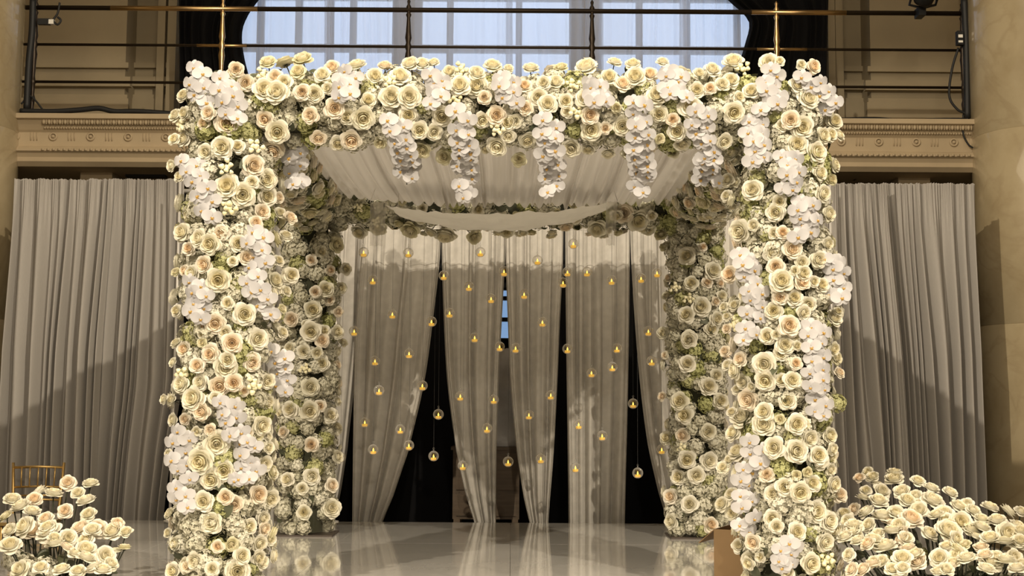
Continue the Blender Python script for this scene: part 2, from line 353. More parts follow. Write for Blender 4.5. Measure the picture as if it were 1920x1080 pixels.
# black wrapping on end posts
for u0, u1, pts, txt in ((50, 70, [(62, 0), (60, 60), (54, 120), (50, 205)], 'black wrapped cable run along the railing post, chair side'), (1800, 1815, [(1808, 0), (1811, 60), (1813, 130), (1814, 222)], 'black wrapped cable run along the railing post by the column')):
    cable(cpx(pts, YR - .05), .035, txt)
b = MB(); b.box(-.06, .06, -.02, .02, -.03, .03); q = b.build('cable_clip', 'rubber', loc=at(83, 41, YR - .05)); tag(q, 'small black clip with white tag on the top rail', 'clip')
b = MB(); b.box(.05, .10, -.022, .022, -.025, .02); b.build('tag', 'white_tag', q)
b = MB(); b.box(-.03, .03, -.03, .03, -.07, .07); q = b.build('connector_box', 'black_metal', loc=at(1799, 72, YR - .07)); tag(q, 'small black connector box strapped to the railing post', 'connector')
b = MB(); b.box(-.022, .022, -.034, -.03, .0, .03); b.build('sticker', 'white_tag', q)
b = MB(); b.box(-.022, .022, -.034, -.03, -.05, -.03); b.build('sticker', 'white_tag', q)
sl = thing('stage_light', at(1728, 22, YR - .1), 'black stage light clamped on the top rail', 'stage light')
b = MB(); b.lathe([(.001, -.10), (.07, -.10), (.10, -.06), (.105, .1), (.07, .18), (.001, .2)], 16); o = b.build('lamp_body', 'black_metal', sl, (0, -.12, .13), True); o.rotation_euler = (.7, .35, 0)
b = MB(); b.tube([(-.13, -.12, .13), (-.13, -.03, .06), (0, -.02, .03), (.13, -.03, .06), (.13, -.12, .13)], .014, 6); b.build('yoke', 'black_metal', sl)
b = MB(); b.box(-.035, .035, -.03, .12, -.04, .05); b.build('clamp', 'black_metal', sl)
for u, v, txt in ((275, 322, 'black bar with tiny warm dots under the balcony, chair side'), (1602, 325, 'black bar with tiny warm dots under the balcony, cable side')):
    t = thing('light_bar', at(u, v, YB + .5), txt, 'light bar')
    b = MB(); b.box(-.2, .2, -.05, .05, -.06, .04); b.build('housing', 'black_metal', t)
    b = MB(); b.box(-.012, .012, -.05, .05, .04, ze(316) - at(u, v, YB + .5).z); b.build('bracket', 'black_metal', t)
    for k in range(6):
        b = MB(); b.sphere((-.12 + k * .045, -.05, .015), .006, 6, 4); b.build('lamp_dot', 'led_dot', t)

# ------------------------------------------------------------------ drapes
def interp(cp, v):
    if v <= cp[0][0]: return cp[0][1]
    for (a, x), (c, y) in zip(cp, cp[1:]):
        if v <= c:
            t = (v - a) / (c - a); t = t * t * (3 - 2 * t) if False else t
            return x + (y - x) * t
    return cp[-1][1]
def smooth_cp(cp):
    out = []
    for i in range(len(cp) - 1):
        p = [cp[max(i - 1, 0)], cp[i], cp[i + 1], cp[min(i + 2, len(cp) - 1)]]
        for k in range(5):
            t = k / 5; v = p[1][0] + (p[2][0] - p[1][0]) * t
            x = .5 * (2 * p[1][1] + (p[2][1] - p[0][1]) * t + (2 * p[0][1] - 5 * p[1][1] + 4 * p[2][1] - p[3][1]) * t * t + (3 * p[1][1] - p[0][1] - 3 * p[2][1] + p[3][1]) * t ** 3)
            out.append((v, x))
    return out + [cp[-1]]
DN = [0]
def drape(name, Y, vtop, left, right, label, nf, amp, seed, m='drape_linen', zbot=None, head=True, cat='drape', group=None, gather=34, ns=None, top_amp=.35, sharp=1.6, nt_=44):
    """pleated cloth hanging from vtop; left/right edge = [(v, u)...] read on the plane y=Y; folds are real depth"""
    rr = random.Random(seed); left = smooth_cp(left); right = smooth_cp(right)
    uc = (left[0][1] + right[0][1]) / 2
    ztop_ = at(uc, vtop, Y).z; zb = FL + .01 if zbot is None else zbot
    ns = ns or max(int(nf * 16) + 8, int(gather * 7))
    # pleat positions: uneven
    ph = [0.0]
    for k in range(int(nf * 1) + 2): ph.append(ph[-1] + rr.uniform(.45, 1.6))
    tot = ph[-1]; wts = [rr.uniform(.35, 1.0) for _ in ph]
    def fold(s, drift):
        x = s * tot
        for k in range(len(ph) - 1):
            if x <= ph[k + 1]:
                t = (x - ph[k]) / (ph[k + 1] - ph[k]); return (math.sin(PI * t) ** sharp) * wts[k]
        return 0
    pts = []
    for i in range(nt_ + 1):
        t = i / nt_; z = ztop_ + (zb - ztop_) * t; row = []
        p0 = px((0, Y, z))[1]
        xl_, xr_ = at(interp(left, p0), p0, Y).x, at(interp(right, p0), p0, Y).x
        for j in range(ns + 1):
            s = j / ns
            sw = s + (.03 * math.sin(2.2 * t + 9 * s + seed) + .05 * t * math.sin(seed * 3 + 4 * s)) * (s * (1 - s) * 4)
            a = amp * (top_amp + (1 - top_amp) * min(1, t * 2.2))
            f = fold(min(max(sw, 0), 1), t)
            ed = min(s, 1 - s); f = f * min(1, ed / .07) + (.55 * math.exp(-((ed - .025) / .02) ** 2))
            g = .012 * math.sin(s * gather * 2 * PI + 2 * math.sin(s * 17)) * max(0, 1 - t * 7) if head else 0
            fl = .006 * math.sin(s * 37 + t * 5) + .01 * math.sin(s * 11 + t * 3 + seed)
            row.append((xl_ + (xr_ - xl_) * s, Y - a * f + g + fl, z - (.0025 * math.sin(s * gather * 2 * PI * 1.0) if i == 0 and head else 0)))
        pts.append(row)
    o0 = Vector(((pts[-1][0][0] + pts[-1][-1][0]) / 2, Y, zb))
    b = MB(); b.grid([[Vector(q) - o0 for q in r] for r in pts])
    o = b.build('curtain' if cat == 'curtain' else 'drape', m, loc=o0, smooth=True)
    if name: o.name = name
    return tag(o, label, cat, group)
YD = 11.12
G = 'grey linen drapes on the pipe line'
drape('drape', YD, 337, [(337, 27), (720, 10), (1000, -2)], [(337, 214), (700, 190), (1000, 180)], 'grey pleated drape beside marble column and behind gold chair', 8, .19, 1, group=G)
drape('drape', YD + .22, 337, [(337, 205), (700, 188), (1000, 174)], [(337, 346), (720, 342), (850, 322), (1000, 306)], 'grey pleated drape between gold chair drape and floral column', 6, .19, 2, group=G)
drape('drape', YD, 345, [(345, 1540), (700, 1545), (1000, 1560)], [(345, 1662), (700, 1690), (1000, 1705)], 'grey pleated drape between floral column and cable-side outer drape', 6, .19, 3, group=G)
drape('drape', YD + .22, 345, [(345, 1650), (700, 1680), (1000, 1695)], [(345, 1826), (700, 1836), (1000, 1846)], 'grey pleated drape beside marble column with hanging cable', 8, .19, 4, group=G)
D = dict(m='drape_back', group=G, gather=40, top_amp=.7, sharp=1.0)
drape('drape', YD + .03, 339, [(339, 380), (600, 385), (1000, 400)], [(339, 515), (600, 515), (1000, 520)], 'grey drape mostly hidden behind front floral column on chair side', 6, .12, 5, **D)
drape('drape', YD + .2, 339, [(339, 505), (600, 508), (1000, 515)], [(339, 695), (600, 678), (700, 667), (850, 651), (930, 638), (1000, 622)], 'grey drape with curved hem edge behind rear floral column', 4, .08, 6, **D)
drape('drape', YD, 340, [(340, 688), (600, 668), (700, 664), (850, 662), (1000, 661)], [(340, 828), (470, 826), (600, 812), (720, 795), (850, 765), (930, 738), (1000, 712)], 'grey drape swept aside, widest dark gap at its edge', 4, .10, 7, **D)
drape('drape', YD, 341, [(341, 826), (470, 828), (600, 832), (720, 839), (850, 856), (930, 874), (1000, 894)], [(341, 949), (480, 947), (600, 941), (720, 935), (850, 931), (1000, 930)], 'narrow tapering grey drape on one side of lit window gap', 4, .07, 8, **D)
drape('drape', YD, 341, [(341, 947), (480, 948), (600, 952), (720, 957), (850, 969), (930, 981), (1000, 996)], [(341, 1057), (480, 1056), (600, 1050), (720, 1045), (850, 1038), (1000, 1027)], 'narrow tapering grey drape on other side of lit window gap', 4, .07, 9, **D)
drape('drape', YD, 342, [(342, 1059), (600, 1061), (1000, 1066)], [(342, 1182), (480, 1181), (700, 1178), (1000, 1171)], 'straight-sided grey drape between two black gaps', 4, .08, 10, **D)
drape('drape', YD, 343, [(343, 1180), (480, 1183), (600, 1190), (720, 1200), (830, 1214), (920, 1234), (1000, 1256)], [(343, 1385), (600, 1388), (1000, 1392)], 'grey drape with curved edge behind rear floral column, cable side', 5, .08, 11, **D)
drape('drape', YD + .2, 344, [(344, 1380), (600, 1384), (1000, 1388)], [(344, 1545), (600, 1552), (1000, 1566)], 'grey drape mostly hidden behind front floral column on cable side', 6, .12, 12, **D)
# drape pipe and uprights
zp = at(960, 343, YD).z
dp = thing('drape_rig', (-.1, YD + .3, FL), 'metal pipe and stands carrying the grey drapes', 'drape rig')
b = MB(); b.tube([(-4.22, 0, zp - .04 - FL), (4.22, 0, zp - .04 - FL)], .02, 8); b.build('crossbar', 'steel_white', dp, smooth=True)
for x in (-4.2, 4.2):
    b = MB(); b.tube([(x, 0, .01), (x, 0, zp - .06 - FL)], .022, 8); b.build('stand', 'steel_white', dp, smooth=True)
    b = MB(); b.box(x - .1, x + .1, -.03, .25, 0, .01); b.build('foot_plate', 'steel_white', dp)
for u, txt in ((631, 'slim pale drape upright beside rear floral column, chair side'), (1256, 'slim pale drape upright beside rear floral column, cable side'), (330, 'slim pale drape upright behind front floral column, chair side'), (1560, 'slim pale drape upright behind front floral column, cable side')):
    p = at(u, 600, YD - .25)
    t = thing('drape_upright', (p.x, p.y, 0), txt, 'pole')
    b = MB(); b.tube([(0, 0, .01), (0, 0, zp - .03)], .012, 8); b.build('pole', 'steel_white', t, smooth=True)
    b = MB(); b.lathe([(.001, 0), (.05, 0), (.05, .008), (.02, .014), (.001, .014)], 14); b.build('foot', 'steel_white', t)
# window sheers and black tiebacks on the balcony
sh = dict(m='window_sheer', zbot=zb0 + .02, cat='curtain', group='sheer window curtains', gather=30, top_amp=1, sharp=1.0)
for a, c, sd, n_, dy, wh in ((430, 625, 21, 9, 0, 'beside black curtain, chair side'), (610, 760, 22, 7, .13, 'at window pier, chair side'), (745, 960, 23, 7, 0, 'over middle window bay, chair side'), (950, 1130, 24, 6, .13, 'over middle window bay, cable side'), (1110, 1290, 25, 8, 0, 'at window pier, cable side'), (1275, 1425, 26, 8, .13, 'beside black curtain, cable side')):
    drape('sheer_curtain', 15.15 + dy, -160, [(-160, a), (210, a - 2)], [(-160, c), (210, c + 2)], 'translucent white sheer curtain ' + wh, n_, .07, sd, **sh)
drape('black_curtain', 14.9, -160, [(-160, 334), (240, 337)], [(-160, 600), (-60, 530), (0, 489), (40, 462), (70, 454), (110, 458), (150, 468), (240, 480)], 'black velvet curtain tied back beside window, chair side', 6, .10, 31, m='black_velvet', zbot=zb0 + .02, cat='curtain')
drape('black_curtain', 14.9, -160, [(-160, 1270), (-60, 1325), (0, 1366), (28, 1398), (45, 1405), (75, 1398), (115, 1386), (240, 1372)], [(-160, 1556), (240, 1548)], 'black velvet curtain tied back beside window, cable side', 6, .10, 32, m='black_velvet', zbot=zb0 + .02, cat='curtain')
# added black sheets imitating the unlit space just behind the drape line
b = MB(); 
for a, c in ((300, 922), (962, 1600)):
    b = MB(); b.box(X(a, 12.85, 600), X(c, 12.85, 600), 12.83, 12.85, FL, ze(316) - .17); tag(b.build('shade_backdrop', 'black_velvet'), 'black sheet standing in for shade behind the grey drapes, %s side' % ('chair' if a == 300 else 'cable'), 'backdrop')

# ------------------------------------------------------------------ stage and main floor things
SX0, SX1, SY0, SY1 = -3.42, 3.42, 5.0, 10.88
st = thing('stage_platform', (0, 8, FL), 'low stage platform with glossy white marble-look panels', 'stage')
b = MB(); b.box(SX0, SX1, SY0 - 8, SY1 - 8, 0, -FL - .02); b.build('deck_frame', 'stage_marble', st)
xs = [SX0 + .004] + [at(313, 1000, 10).x * 0 - 1.0 * 0 + q for q in (-2.44, -1.22, 0, 1.22, 2.44)] + [SX1 - .004]
ys = [SY0, 7.4, 9.2, SY1]
for x0, x1 in zip(xs, xs[1:]):
    for y0, y1 in zip(ys, ys[1:]):
        b = MB(); b.box(x0 + .0012, x1 - .0012, y0 - 8 + .0012, y1 - 8 - .0012, -FL - .02, -FL); b.build('panel', 'stage_marble', st)
# wooden console and wrapped bundle seen through the drapes
yc = 12.0
x0, x1 = X(845, yc, 880), X(978, yc, 880); zt_ = at(910, 838, yc).z
t = thing('wooden_console', ((x0 + x1) / 2, yc, FL), 'brown wooden console half hidden behind the drapes', 'console'); hw = (x1 - x0) / 2
b = MB(); b.box(-hw, hw, 0, .5, zt_ - FL - .03, zt_ - FL); b.build('top', 'wood_dark', t)
b = MB(); b.box(-hw + .02, hw - .02, .02, .48, .35, zt_ - FL - .03); b.build('body', 'wood_dark', t)
b = MB(); b.box(-hw + .05, hw - .05, .005, .02, .62, zt_ - FL - .06); b.build('panel', 'wood_dark', t)
b = MB(); b.box(-hw + .05, hw - .05, .005, .02, .38, .58); b.build('panel', 'wood_dark', t)
for sx in (-1, 1):
    for yy in (.05, .45):
        b = MB(); b.box(sx * (hw - .06) - .03, sx * (hw - .06) + .03, yy - .03, yy + .03, 0, .35); b.build('leg', 'wood_dark', t)
b = MB(); NX = 20; pts = []
for i in range(25):
    z = i / 24; row = []
    rr = .24 * math.sin(PI * min(1, .12 + z * .88)) ** .5 * (1 - .25 * abs(math.sin(z * 5.5))) + .01
    for j in range(NX + 1):
        a = 2 * PI * j / NX; k = rr * (1 + .18 * noise.noise(Vector((math.cos(a) * 2, math.sin(a) * 2, z * 7))))
        row.append((k * math.cos(a), k * .8 * math.sin(a), z * .93))
    pts.append(row)
b.grid(pts); bz = at(947, 838, yc + .25)
tag(b.build('wrapped_bundle', 'wrap_grey', loc=(at(950, 800, yc + .25).x, yc + .25, zt_ + .002), smooth=True), 'crumpled grey wrapped bundle standing on the wooden console', 'bundle')
# cardboard box behind the front column
bx = at(1373, 1066, 7.66); t = thing('cardboard_box', (bx.x, 7.66, 0), 'brown cardboard box tucked behind front floral column', 'box'); t.rotation_euler = (0, 0, -.45)
for nm, q in (('side', (0, .36, -.006, 0, 0, .285)), ('side', (0, .36, -.366, -.36, 0, .285)), ('side', (0, .006, -.36, -.006, 0, .285)), ('side', (.354, .36, -.36, -.006, 0, .285)), ('bottom', (.006, .354, -.36, -.006, 0, .006))):
    b = MB(); b.box(*q); b.build(nm, 'cardboard', t)
b = MB(); b.add([(0, -.006, .285), (0, -.36, .285), (-.11, -.30, .20), (-.11, -.03, .20), (0, -.006, .279), (0, -.36, .279), (-.11, -.30, .194), (-.11, -.03, .194)], [(0, 1, 2, 3), (7, 6, 5, 4), (2, 6, 7, 3), (0, 4, 5, 1), (0, 3, 7, 4), (1, 5, 6, 2)]); b.build('flap', 'cardboard', t)

# gold chiavari chair
p = at(75, 900, 10.6); ch = thing('chiavari_chair', (p.x, 10.45, FL), 'gold slatted banquet chair behind the flower arrangement', 'chair'); ch.rotation_euler = (0, 0, .18)
H = at(75, 868, 10.6).z - FL
def cpart(nm, pts, r): b = MB(); b.tube(pts, r, 8); return b.build(nm, 'gold', ch, smooth=True)
for sx in (-1, 1):
    cpart('rear_leg', [(sx * .17, .18, 0), (sx * .175, .17, .45), (sx * .20, .22, H)], [.011, .014, .011])
    cpart('front_leg', [(sx * .19, -.2, 0), (sx * .19, -.2, .44)], [.010, .014]); cpart('stretcher', [(sx * .185, -.2, .2), (sx * .175, .18, .2)], .008)
for z, x, r in ((H - .04, .195, .011), (H - .20, .188, .009), (H - .27, .186, .007), (.6, .18, .009)): cpart('back_rail', [(-x, .17 + .05 * (z - .45) / (H - .45), z), (0, .19 + .05 * (z - .45) / (H - .45), z + .006), (x, .17 + .05 * (z - .45) / (H - .45), z)], r)
for k in range(5): cpart('spindle', [((k - 2) * .064, .20, H - .20), ((k - 2) * .066, .215, H - .04)], .006)
for y in (-.2, .18): cpart('stretcher', [(-.18, y, .24), (.18, y, .24)], .008)
b = MB(); b.box(-.2, .2, -.22, .19, .43, .455); b.build('seat', 'gold', ch)
b = MB(); b.box(-.19, .19, -.21, .16, .455, .495); b.build('cushion', 'cloth', ch)

# ------------------------------------------------------------------ flower meshes
def petal(mb, th0, r0, L, a0, a1, fw, curl, rr, nu=7, nw=6, mi=0):
    rows = []
    for i in range(nw):
        w_ = i / (nw - 1); row = []
        for j in range(nu):
            u_ = -1 + 2 * j / (nu - 1)
            wl = w_ * (1 - .16 * u_ * u_)
            r = r0; z = 0; st = 6
            for k in range(st):
                tt = wl * (k + .5) / st; a = a0 + (a1 - a0) * tt + (curl * max(0, tt - .7) / .3)
                r += L * wl / st * math.sin(a); z += L * wl / st * math.cos(a)
            prof_ = .45 + .55 * math.sin(PI * min(1, .12 + w_ * .62))
            th = th0 + u_ * fw * prof_ / max(1, .75 + r * .45)
            k = 1 + .035 * rr.uniform(-1, 1) * w_ - .08 * u_ * u_ * w_
            row.append((r * k * math.cos(th), r * k * math.sin(th), z + .035 * rr.uniform(-1, 1) * w_))
        rows.append(row)
    mb.grid(rows, mi)
def rose_meshes(seed, openness, pm, hm):
    rr = random.Random(seed); h = MB(); d = math.radians
    rows = []                                                      # rolled inner whorl
    for i in range(4):
        f = i / 3; rows.append([((.015 + .21 * q / 26) * (1.05 - .25 * f * f) * math.cos(q * .62), (.015 + .21 * q / 26) * (1.05 - .25 * f * f) * math.sin(q * .62), .15 + (.62 - .14 * q / 26 + .035 * math.sin(q * 1.3)) * f) for q in range(27)])
    h.grid(rows)
    for k in range(3): petal(h, k * 2.1 + 1.2, .08, .84, d(56), d(-30), 1.45, d(22), rr)
    for k in range(4): petal(h, k * 1.57 + .2, .12, .88, d(64), d(-18 * openness), 1.25, d(45), rr)
    o = MB()
    for k in range(4): petal(o, k * 1.57 + .7 + rr.uniform(-.1, .1), .16, .94, d(72), d(-4 * openness), 1.2, d(65), rr)
    for k in range(5): petal(o, k * 1.257 + .1 + rr.uniform(-.15, .15), .16, 1.0, d(84), d(14 * openness), 1.08, d(95), rr)
    for k in range(4): petal(o, k * 1.57 + .4 + rr.uniform(-.3, .3), .12, 1.05, d(97), d(38 * openness), 1.0, d(100), rr)
    for k in range(5): petal(o, k * 1.257, .05, .45, d(110), d(100), .35, 0, rr, 3, 3, 1)
    o.sphere((0, 0, -.06), .17, 8, 5, 1)
    return o.data('rose', [pm, 'stem_green']), h.data('heart', hm)
ROSE = {}
for kd, pm, hm in (('w', 'petal_cream', 'heart_cream'), ('p', 'petal_peach', 'heart_peach'), ('y', 'petal_yellow', 'heart_cream')):
    ROSE[kd] = [rose_meshes(s, op, pm, hm) for s, op in ((1, .75), (2, .95), (3, 1.1), (4, 1.25))]
b = MB(); b.tube([(0, 0, -.05), (.05, .02, -1.2), (.0, .04, -2.6)], [.07, .06, .05], 5); STEM = b.data('stem', 'stem_green')
def orchid(seed):
    rr = random.Random(seed); m = MB()
    def lobe(cx, cy, ang, ln, wd, cup, zo, mi=0):
        rows = []
        for i in range(6):
            t = i / 5; row = []
            wv = wd * (math.sin(PI * min(.97, .10 + t * .84)) ** .65)
            for j in range(5):
                s = -1 + j / 2; x = s * wv; y = t * ln
                z = zo + cup * (x * x) + .12 * t - .30 * t * t + rr.uniform(-.012, .012)
                row.append((cx + x * math.cos(ang) - y * math.sin(ang), cy + x * math.sin(ang) + y * math.cos(ang), z))
            rows.append(row)
        m.grid(rows, mi)
    lobe(0, .05, 0, .80, .36, .25, -.03); lobe(-.03, -.02, 2.45, .80, .34, .25, -.03); lobe(.03, -.02, -2.45, .80, .34, .25, -.03)
    lobe(-.04, .05, 1.42, .98, .56, .16, .02); lobe(.04, .05, -1.42, .98, .56, .16, .02)
    m.sphere((0, .02, .10), .085, 8, 5, 0); lobe(0, -.02, PI, .30, .13, 2.2, .12, 1); m.sphere((0, -.09, .12), .085, 7, 5, 1); lobe(-.02, -.02, 2.1, .2, .09, 1, .12, 1); lobe(.02, -.02, -2.1, .2, .09, 1, .12, 1)
    return m.data('orchid_bloom', ['orchid_white', 'orchid_lip'])
ORCH = [orchid(s) for s in range(3)]
def hydr(seed, mt):
    rr = random.Random(seed); m = MB(); n = 130
    for i in range(n):
        z = 1 - 1.55 * (i + .5) / n; a = i * 2.39996 + rr.uniform(-.2, .2); r = math.sqrt(max(0, 1 - z * z))
        nrm = Vector((r * math.cos(a), r * math.sin(a), z)) + Vector([rr.uniform(-.25, .25) for _ in range(3)]); nrm.normalize()
        c = nrm * (.86 + rr.uniform(-.20, .18)); e1 = nrm.orthogonal().normalized(); e2 = nrm.cross(e1); rot = rr.uniform(0, PI); sc = rr.uniform(.145, .19)
        for k in range(4):
            t = rot + k * PI / 2; d1 = e1 * math.cos(t) + e2 * math.sin(t); d2 = nrm.cross(d1); up = nrm * rr.uniform(.02, .08)
            m.add([c, c + d1 * sc * .38 + d2 * sc * .42 + up, c + d1 * sc * .85 + d2 * sc * .40 + up, c + d1 * sc * 1.1 + up * .4, c + d1 * sc * .85 - d2 * sc * .40 + up, c + d1 * sc * .38 - d2 * sc * .42 + up], [(0, 1, 2, 3), (0, 3, 4, 5)])
    m.sphere((0, 0, -.1), .74, 10, 6)
    return m.data('hydrangea', mt)
HYD = {'w': [hydr(s, 'hydrangea_cream') for s in range(3)], 'g': [hydr(s + 9, 'hydrangea_green') for s in range(2)]}
def sprig(seed):
    rr = random.Random(seed); m = MB()
    for k in range(7):
        a = k * 2.4; q = Vector((math.cos(a) * .7 * math.sqrt(k / 7), math.sin(a) * .7 * math.sqrt(k / 7), rr.uniform(.2, .6)))
        m.tube([(0, 0, -.6), q], .035, 4, 1); rad = rr.uniform(.19, .27); m.sphere(q, rad, 8, 6, 0, 1.15)
        for e in range(3): petal_ = q + Vector((math.cos(e * 2.1 + k), math.sin(e * 2.1 + k), .5)) * rad * .55; m.sphere(petal_, rad * .62, 6, 4, 0)
    return m.data('bud_sprig', ['bud', 'stem_green'])
SPRIG = [sprig(s) for s in range(2)]
def leafm(seed):
    rr = random.Random(seed); m = MB(); rows = []
    for i in range(6):
        t = i / 5; wv = .34 * math.sin(PI * min(.98, .05 + t * .93)) ** .8
        rows.append([(x * wv, t * 1.1, .18 * abs(x) * wv * 2 + .25 * t - .4 * t * t) for x in (-1, 0, 1)])
    m.grid(rows); return m.data('leaf', 'leaf_green')
LEAF = leafm(0)

def frame_rot(nrm, up=Vector((0, 0, 1)), roll=0.0):
    z = Vector(nrm).normalized(); y = up - z * up.dot(z)
    if y.length < 1e-3: y = Vector((0, 1, 0)) - z * z.y
    y.normalize(); x = y.cross(z); M = Matrix((x, y, z)).transposed()
    return (M @ Matrix.Rotation(roll, 3, 'Z')).to_euler()
def jit(n, a, rr=R): return (Vector(n) + Vector((rr.uniform(-a, a), rr.uniform(-a, a), rr.uniform(-a, a)))).normalized()
def put(name, data, root, p, nrm, size, roll=None):
    o = link(name, data, root, Vector(p) - root.location); o.scale = (size,) * 3
    o.rotation_euler = frame_rot(nrm, roll=R.uniform(0, 6.28) if roll is None else roll); return o
def rose(root, p, nrm, dia, kind='w', stem=True, sub=True):
    if dia < .055: k = 0
    else: k = R.choice((1, 1, 2, 2, 3, 0))
    o, h = ROSE[kind][k]; q = put('rose', o, root, p, nrm, dia / 2.0)
    if sub: link('heart', h, q)
    if stem: link('stem', STEM, q)
    return q
# surfaces a blossom can sit on: infinite axis A + s*D, radius
class Cyl:
    def __init__(s, A, D, r, lo, hi): s.A = Vector(A); s.D = Vector(D).normalized(); s.r = r; s.lo = lo; s.hi = hi
    def hit(s, u, v, out=0.0):
        d = ray(u, v); r = s.r + out; o = CAM - s.A
        dp = d - s.D * d.dot(s.D); op = o - s.D * o.dot(s.D)
        a = dp.dot(dp); bb = 2 * dp.dot(op); c = op.dot(op) - r * r; disc = bb * bb - 4 * a * c
        if disc > 0: t = (-bb - math.sqrt(disc)) / (2 * a)
        else: t = -bb / (2 * a)
        p = CAM + d * t; q = p - s.A; k = min(max(q.dot(s.D), s.lo), s.hi); n = (q - s.D * k)
        n = n.normalized() if n.length > 1e-4 else Vector((0, -1, 0)); return p, n, disc > 0
    def pt(s, k, ang, out=0.0):
        e1 = s.D.orthogonal().normalized()
        if abs(s.D.z) > .9: e1 = Vector((0, -1, 0)); e2 = Vector((1, 0, 0))
        else:
            e1 = Vector((0, -1, 0)) if abs(s.D.x) > .9 else Vector((1, 0, 0)); e2 = Vector((0, 0, 1))
        n = e1 * math.cos(ang) + e2 * math.sin(ang); return s.A + s.D * k + n * (s.r + out), n
TOC = Vector((0, -1, -.06))
def place_roses(root, cyl, items, org, sc, depth, dflt=.045):
    for (a, c, d, kd) in items:
        u, v = org[0] + a / sc, org[1] + c / sc
        if cyl.hit(u, v)[2] is False and False: continue
        p, n, ok = cyl.hit(u, v, dflt + R.uniform(-.02, .025))
        dia = max(.055, d / sc * depth / F * 1.27)
        if ok: nn = jit(n * .75 + TOC * .55, .28)
        else: nn = jit(n * .55 + Vector((0, -.7, .35)), .3)
        rose(root, p, nn, dia, kd)
def parse(txt):
    out = []
    for tok in txt.split():
        a, c, d, k = tok.split(','); out.append((float(a), float(c), float(d), k))
    return out
def fill_hyd(root, cyl, a0, a1, step, size, out=-.02, greens=.18, seed=0, k0=None, k1=None):
    rr = random.Random(seed); k = (cyl.lo if k0 is None else k0); row = 0; k1 = cyl.hi if k1 is None else k1
    while k < k1:
        da = step / cyl.r; a = a0 + (row % 2) * da / 2
        while a < a1:
            p, n = cyl.pt(k + rr.uniform(-.25, .25) * step, a + rr.uniform(-.2, .2) * da, out + rr.uniform(-.02, .02))
            kd = 'g' if rr.random() < greens else 'w'
            if rr.random() < .14: a += da; continue
            put('hydrangea', rr.choice(HYD[kd]), root, p, jit(n, .2, rr), size * rr.uniform(.85, 1.15)); a += da
        k += step * .86; row += 1
def fill_roses(root, cyl, n, a0, a1, seed, kinds='wwwpwy', dia=(.075, .11), out=.05, k0=None, k1=None, avoid=None, mind=.085):
    rr = random.Random(seed); pts = list(avoid or []); c = 0; tries = 0
    k0 = cyl.lo if k0 is None else k0; k1 = cyl.hi if k1 is None else k1
    while c < n and tries < n * 30:
        tries += 1; p, nn = cyl.pt(rr.uniform(k0, k1), rr.uniform(a0, a1), out + rr.uniform(-.02, .03))
        if any((p - q).length < mind for q in pts): continue
        pts.append(p); c += 1; rose(root, p, jit(nn, .35, rr), rr.uniform(*dia), rr.choice(kinds))
def fill_leaves(root, cyl, n, a0, a1, seed):
    rr = random.Random(seed)
    for _ in range(n):
        p, nn = cyl.pt(rr.uniform(cyl.lo, cyl.hi), rr.uniform(a0, a1), .03); put('leaf', LEAF, root, p, jit(nn, .6, rr), rr.uniform(.05, .085))
def spray(root, cyl, pxs, n, size=.052, out=.10):
    P = []
    for u, v in pxs:
        p, nn, ok = cyl.hit(u, v, out); P.append(p)
    cum = [0]
    for a, c in zip(P, P[1:]): cum.append(cum[-1] + (c - a).length)
    tot = cum[-1]
    def on(s):
        for i in range(len(P) - 1):
            if s <= cum[i + 1] or i == len(P) - 2: return P[i].lerp(P[i + 1], (s - cum[i]) / max(1e-6, cum[i + 1] - cum[i]))
    b = MB(); inner = Vector((0, .02, 0))
    b.tube([q + inner - P[0] for q in P], .0035, 5); s = b.build('orchid_spray', 'stem_green', root, P[0] - root.location, True)
    n = max(n, int(tot / .036))
    for i in range(n):
        q = on(tot * (i + .5) / n); side = 1 if i % 2 else -1
        q = q + Vector((side * R.uniform(.022, .040), R.uniform(-.03, .012), R.uniform(-.012, .012)))
        o = link('orchid_bloom', R.choice(ORCH), s, q - P[0]); o.scale = (size * R.uniform(.88, 1.12),) * 3
        o.rotation_euler = frame_rot(jit(Vector((side * .35, -1, -.18)), .22), roll=R.uniform(-.3, .3))
def sprigs(root, cyl, items, org, sc, size=.06):
    for a, c in items:
        p, n, ok = cyl.hit(org[0] + a / sc, org[1] + c / sc, .05); put('bud_sprig', R.choice(SPRIG), root, p, jit(n * .6 + TOC * .6, .2), size)
def hyds(root, cyl, items, org, sc, depth):
    for a, c, d, kd in items:
        p, n, ok = cyl.hit(org[0] + a / sc, org[1] + c / sc, .0); put('hydrangea', R.choice(HYD[kd]), root, p, jit(n * .7 + TOC * .4, .15), max(.05, d / sc * depth / F / 2.0))

# ------------------------------------------------------------------ floral canopy
YF, YRr = 6.8, 9.8; ZB = 2.56
XFL, XFR = -1.515, 1.46; XRL, XRR = -1.55, 1.42
def col_base(x, y, name_label, core_r=.15, front=True):
    t = thing('flower_column', (x, y, 0), name_label, 'flower column', 'floral canopy columns')
    b = MB(); b.box(-.23, .23, -.2, .2, 0, .012); o = b.build('base_plate', 'base_plate', t)
    b = MB(); b.lathe([(core_r, .02), (core_r, 2.4)], 24); b.lathe([(.001, .02), (core_r, .02)], 24); o = b.build('foam_core', 'foam', t, smooth=True)
    return t
